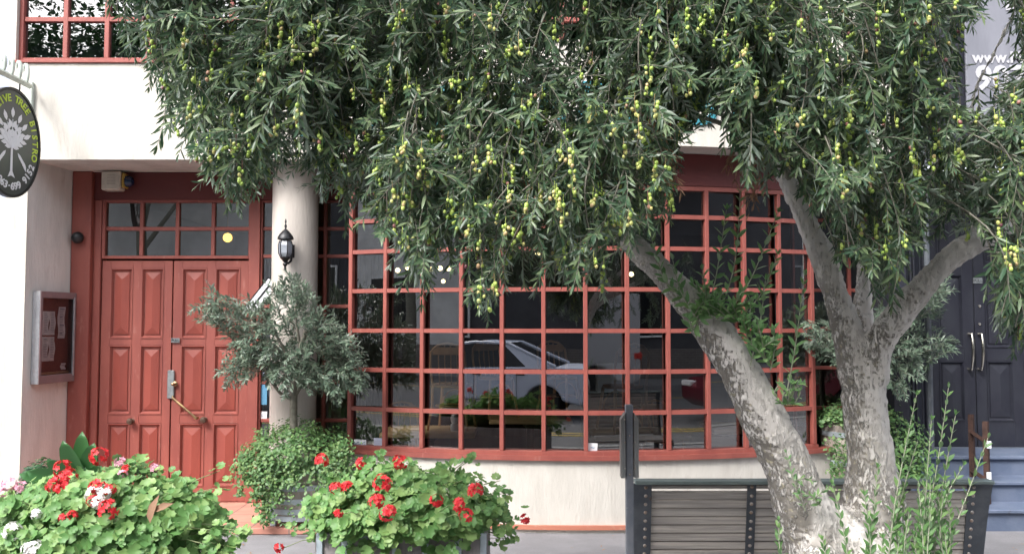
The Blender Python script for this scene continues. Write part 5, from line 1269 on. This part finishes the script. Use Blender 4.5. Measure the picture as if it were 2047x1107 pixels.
for pts, n_ in [([(1610, 1020, 3.56), (1590, 970, 3.54), (1572, 905, 3.54)], 9), ([(1625, 1000, 3.56), (1640, 985, 3.53), (1660, 970, 3.52)], 5), ([(1640, 1010, 3.56), (1620, 990, 3.53), (1600, 985, 3.52)], 6), ([(1590, 960, 3.58), (1610, 955, 3.54), (1625, 960, 3.54)], 5)]:
    shoot(pts, n_, .034, .012, tree, 'shoot_leaf')
# fresh suckers round the base
SB = 3.40
for pts, n_ in [([(1770, 1180, SB), (1790, 1000, SB), (1832, 790, SB)], 18), ([(1800, 1180, SB), (1860, 1000, SB), (1896, 775, SB)], 19), ([(1840, 1180, SB), (1850, 1000, SB), (1862, 840, SB)], 15), ([(1760, 1180, SB), (1800, 1000, SB + .05), (1835, 880, SB + .05)], 14), ([(1850, 1190, SB), (1910, 1050, SB), (1975, 875, SB)], 12), ([(1845, 1190, SB), (1865, 1050, SB), (1925, 930, SB)], 13),
        ([(1700, 1180, SB), (1690, 1080, SB), (1664, 968, SB)], 8), ([(1580, 1200, SB), (1562, 1130, SB), (1556, 1042, SB)], 8), ([(1640, 1200, SB), (1650, 1120, SB), (1645, 1080, SB)], 7), ([(1735, 1180, SB), (1740, 1080, SB), (1728, 990, SB)], 9), ([(1880, 1180, SB), (1900, 1080, SB), (1890, 960, SB)], 12), ([(1860, 1180, SB), (1880, 1000, SB + .05), (1910, 830, SB + .05)], 14)]:
    shoot(pts, n_ + 4, .048, .018, tree, 'fresh_leaf', spread=40)
for i in range(19):
    x = rng.uniform(1740, 1905); y = rng.uniform(935, 1080) ; Yb = SB + rng.uniform(-.12, .1)
    shoot([(x + rng.uniform(-25, 25), y + 190, Yb), (x + rng.uniform(-10, 10), y + 90, Yb), (x, y, Yb)], 13, .046, .0165, tree, 'fresh_leaf', spread=34)
# planting pit round the trunk
obj('tree_pit', MB().lathe([(.62, .0), (.6, .03), (.001, .05)], (tb0.x, TY, 0), 30), 'soil', kind='structure')
# ------------------------------------------------------------------ the street behind the camera (seen in the glass)
def make_car(name, label, loc, rz, paint, Lc=4.7, taillamp=True, van=False):
    t = thing(name, label, 'van' if van else 'car', (0, 0, 0)); Wd = .88
    if van: low = [(-Lc / 2, .35), (-Lc / 2, 1.1), (-Lc / 2 + .5, 1.2), (-Lc / 2 + 1.0, 1.95), (Lc / 2, 2.0), (Lc / 2, .35)]
    else: low = [(-Lc / 2, .38), (-Lc / 2 - .02, .62), (-Lc / 2 + .15, .76), (-Lc * .23, .92), (Lc * .30, .97), (Lc / 2 - .1, .95), (Lc / 2 + .02, .80), (Lc / 2, .40)]
    arch = []
    for cxw in (Lc * .31, -Lc * .31):
        arch += [(cxw + .37 * math.cos(a), .25 + .37 * math.sin(a) * 1.0) for a in [R(12 + 15.6 * k) for k in range(11)]]
    poly = low + [(Lc / 2 - .2, .25)] + arch[:11] + arch[11:] + [(-Lc / 2 + .2, .25)]
    n = len(poly); b = MB(); v = []
    for y, k in ((-Wd, .94), (-Wd - .0, 1), (Wd, 1), (Wd, .94)): pass
    secs = [(-Wd - .01, 0), (-Wd + .10, 1), (Wd - .10, 1), (Wd + .01, 0)]
    v = [(x, -Wd, z) for x, z in poly] + [(x, Wd, z) for x, z in poly]
    f = [tuple(range(n)), tuple(range(n, 2 * n))[::-1]] + [(i, n + i, n + (i + 1) % n, (i + 1) % n) for i in range(n)]
    b.add(v, f); o = obj('body', b, paint, t)
    md = o.modifiers.new('bevel', 'BEVEL'); md.width = .05; md.segments = 3; md.limit_method = 'ANGLE'; md.angle_limit = R(50)
    if not van:
        cab = [(-Lc * .20, .92), (-Lc * .07, 1.36), (Lc * .02, 1.42), (Lc * .16, 1.40), (Lc * .36, .97)]
        ins = Wd - .19
        v = [(x, -(Wd - .03 if z < 1.1 else ins), z) for x, z in cab] + [(x, (Wd - .03 if z < 1.1 else ins), z) for x, z in cab]
        g = MB().add(v, [(0, 1, 2, 3, 4), (9, 8, 7, 6, 5)] + [(i, 5 + i, 6 + i, 1 + i) for i in range(4)]); obj('windows', g, 'car_window', t)
        rf = MB()
        for s_ in (-1, 1):
            yy = lambda z: s_ * ((Wd - .025) if z < 1.1 else ins + .004)
            rf.tube([(x, yy(z), z) for x, z in cab], .03, 8)
            rf.add([(Lc * .36, yy(.9) + s_ * .004, .97), (Lc * .24, yy(.9) + s_ * .004, .96), (Lc * .14, yy(1.4) + s_ * .004, 1.39), (Lc * .16, yy(1.4) + s_ * .004, 1.40)], [(0, 1, 2, 3)])
        rf.add([(cab[1][0], -ins, 1.37), (cab[2][0], -ins, 1.43), (cab[3][0], -ins, 1.41), (cab[3][0], ins, 1.41), (cab[2][0], ins, 1.43), (cab[1][0], ins, 1.37)], [(0, 1, 4, 5), (1, 2, 3, 4)]); obj('roof', rf, paint, t, smooth=True)
        hm = MB()
        for s_ in (-1, 1):
            for xx in (.1, .95): hm.bbox(xx, xx + .16, s_ * Wd - .02, s_ * Wd + .02, .80, .83, .005)
        obj('door_handle', hm, 'black_metal', t)
        sm = MB()
        for s_ in (-1, 1):
            for xx in (.12 - 1.0, .12, .95): sm.box(xx - .0, xx + .008, s_ * Wd - .004, s_ * Wd + .004, .34, .92)
        obj('door_seam', sm, 'black_rubber', t)
        for s_ in (-1, 1): obj('headlight', MB().bbox(-Lc / 2 - .03, -Lc / 2 + .2, s_ * .62 - .2, s_ * .62 + .2, .62, .72, .02), 'porcelain', t)
    for s_ in (-1, 1): obj('taillight', MB().bbox(Lc / 2 - .16, Lc / 2 + .035, s_ * (Wd - .17) - .18, s_ * (Wd - .17) + .18, .72, .88, .03), 'tail_red', t)
    for cxw in (Lc * .31, -Lc * .31):
        for s_ in (-1, 1):
            M = Matrix.Translation((cxw, s_ * (Wd - .1), .31)) @ Matrix.Rotation(R(90), 4, 'X')
            wo = obj('wheel', MB().lathe([(.19, -.1), (.29, -.1), (.31, -.07), (.31, .07), (.29, .1), (.19, .1)], (0, 0, 0), 28, M), 'black_rubber', t, smooth=True)
            rm = MB().lathe([(.001, -.085), (.05, -.09), (.19, -.06), (.195, .06), (.05, .09), (.001, .085)], (0, 0, 0), 28, M)
            for k in range(5): rm.bbox(-.02, .02, .04, .19, -.1, .1, .01, M @ Matrix.Rotation(R(72 * k), 4, 'Z'))
            obj('rim', rm, 'chrome', wo)
    t.location = loc; t.rotation_euler = (0, 0, rz); return t
make_car('parked_car', 'silver sedan reflected in the middle of the bay window', (-.60 - 2.35, -3.3, -.13), 0, 'car_silver')
make_car('parked_car', 'dark red car reflected in the bay window beside the leaning trunk', (7.6, -1.2, -.13), R(0), 'car_red')
make_car('delivery_van', 'white van reflected high in the right of the bay window', (3.2, -7.6, -.13), 0, 'car_white', van=True).scale = (1.25, 1.1, 1.25)
fb = thing('street_building', 'grey rendered building across the street seen in the window reflections', 'building', (0, -12, 0))
obj('wall', MB().box(-26, -6.8, -14, -12, 0, 7.2).box(-6.8, 14, -14.02, -12.02, 0, 11.5, None, 1).box(14, 30, -14, -12, 0, 9.5, None, 1), ['far_wall', 'dark_render'], fb)  # dark right part raised and blackened so the panes reflect no bright sky
obj('plinth', MB().bbox(-26, 26, -11.98, -11.9, 0, .9, .01), 'far_brick', fb)
for x in (-20, -15.5, -11, -6.5, 3, 8, 12.5, 18):
    o = obj('window', MB().bbox(x - 1.0, x + 1.0, -11.98, -11.93, 1.3, 3.4, .01), 'car_window', fb)
    obj('frame', MB().bbox(x - 1.06, x - 1.0, -11.98, -11.88, 1.24, 3.46, .004).bbox(x + 1.0, x + 1.06, -11.98, -11.88, 1.24, 3.46, .004).bbox(x - 1, x + 1, -11.98, -11.88, 3.4, 3.46, .004).bbox(x - 1, x + 1, -11.98, -11.88, 1.24, 1.3, .004), 'porcelain', o)
obj('door', MB().bbox(-1.2, -.2, -11.98, -11.93, 0.9, 2.9, .01), 'navy_paint', fb)
cn = MB().lathe([(.16, 0), (.16, .02), (.10, .02), (.02, .5), (.001, .5)], (-8.2, 1.1, -.129), 16); obj('traffic_cone', cn, 'orange', smooth=True, label='orange traffic cone reflected at the left of the bay window', cat='cone')

# street trees opposite, seen only in the panes
FL = Soup(); flv, flt = leaf(1, .5, .1, .2)
for i, (x, y, h, rr) in enumerate(((-15.5, -8.2, 9.6, 3.4), (-10.2, -8.6, 8.8, 2.9), (1.8, -8.4, 9.4, 2.8), (9.5, -8.4, 9.2, 3.0))):
    t = thing('street_tree', ['broad street tree reflected at the far left of the upper window', 'street tree reflected behind the olive sprigs in the upper window', 'street tree reflected above the silver car', 'street tree reflected beside the white van'][i], 'tree', (x, y, -.3 if y > -9 else 0), group='street trees across the road')
    b = MB(); b.tube([(x, y, -.3), (x + .1, y, 2), (x, y + .1, 5), (x + .2, y, h)], [.22, .17, .12, .04], 12)
    for k in range(7):
        a = k * .9; b.tube([(x, y, 3.6 + k * .5), (x + math.cos(a) * rr * .4, y + math.sin(a) * rr * .4, 5.2 + k * .5), (x + math.cos(a) * rr * .8, y + math.sin(a) * rr * .8, 6.2 + k * .5)], [.08, .05, .02], 8)
    obj('trunk', b, 'twig_bark', t, smooth=True)
    S = Soup(); g = np.random.default_rng(60 + i); Ms = []
    cl = [np.array([x, y, h - .8]) + nrm(g.normal(0, 1, 3)) * g.uniform(.3, 1) * np.array([rr, rr, rr * .85]) for _ in range(130)]
    for c in cl:
        for k in range(105):
            p = c + g.normal(0, .26, 3) * (1.3, 1.3, .8); nn = nrm(np.array([0, 0, 1]) + g.normal(0, .6, 3)); Ms.append(frame(nrm(np.cross(nn, g.normal(0, 1, 3))), nn, g.uniform(.13, .24), p))
    S.inst(flv, flt, np.array(Ms)); S.make('crown', 'shrub_leaf', t)

# dead hanging sprays in the crown
DS = Soup()
for (px, py, Y, n_) in ((1310, 250, 3.1, 9), (1325, 300, 3.1, 8), (1290, 215, 3.1, 6), (1035, 390, 3.0, 5), (1480, 300, 3.4, 7), (1500, 340, 3.4, 6), (1050, 340, 3.0, 4)):
    for k in range(n_):
        a = np.array(at(px + rng.normal(0, 14), py + rng.normal(0, 12), Y)); d = nrm(np.array([rng.normal(0, .25), rng.normal(0, .2), -1])); e = a + d * rng.uniform(.08, .17)
        DS.tube([a, (a + e) / 2 + rng.normal(0, .006, 3), e], .0016, .0007, 3)
        for j in range(7):
            q = a + (e - a) * rng.random(); dd = nrm(d + rng.normal(0, .45, 3)); DS.inst(*leaf(1, .14, .3, .4), np.array([frame(dd, (0, -1, .2), rng.uniform(.03, .045), q)]))
DS.make('dead_sprays', 'dry_leaf', tree)
# litter
FLs = Soup()
for i in range(70):
    x, y = rng.uniform(-2.6, 4.6), rng.uniform(5.6, 6.95); FLs.inst(*leaf(1, .25, .1, .1), np.array([frame((math.cos(i * 2.4), math.sin(i * 2.4), 0), (0, 0, 1), rng.uniform(.03, .05), (x, y, .009))]))
FLs.make('fallen_leaves', 'dry_leaf', label='dry fallen olive leaves scattered on the pavement', cat='leaves', kind='stuff')
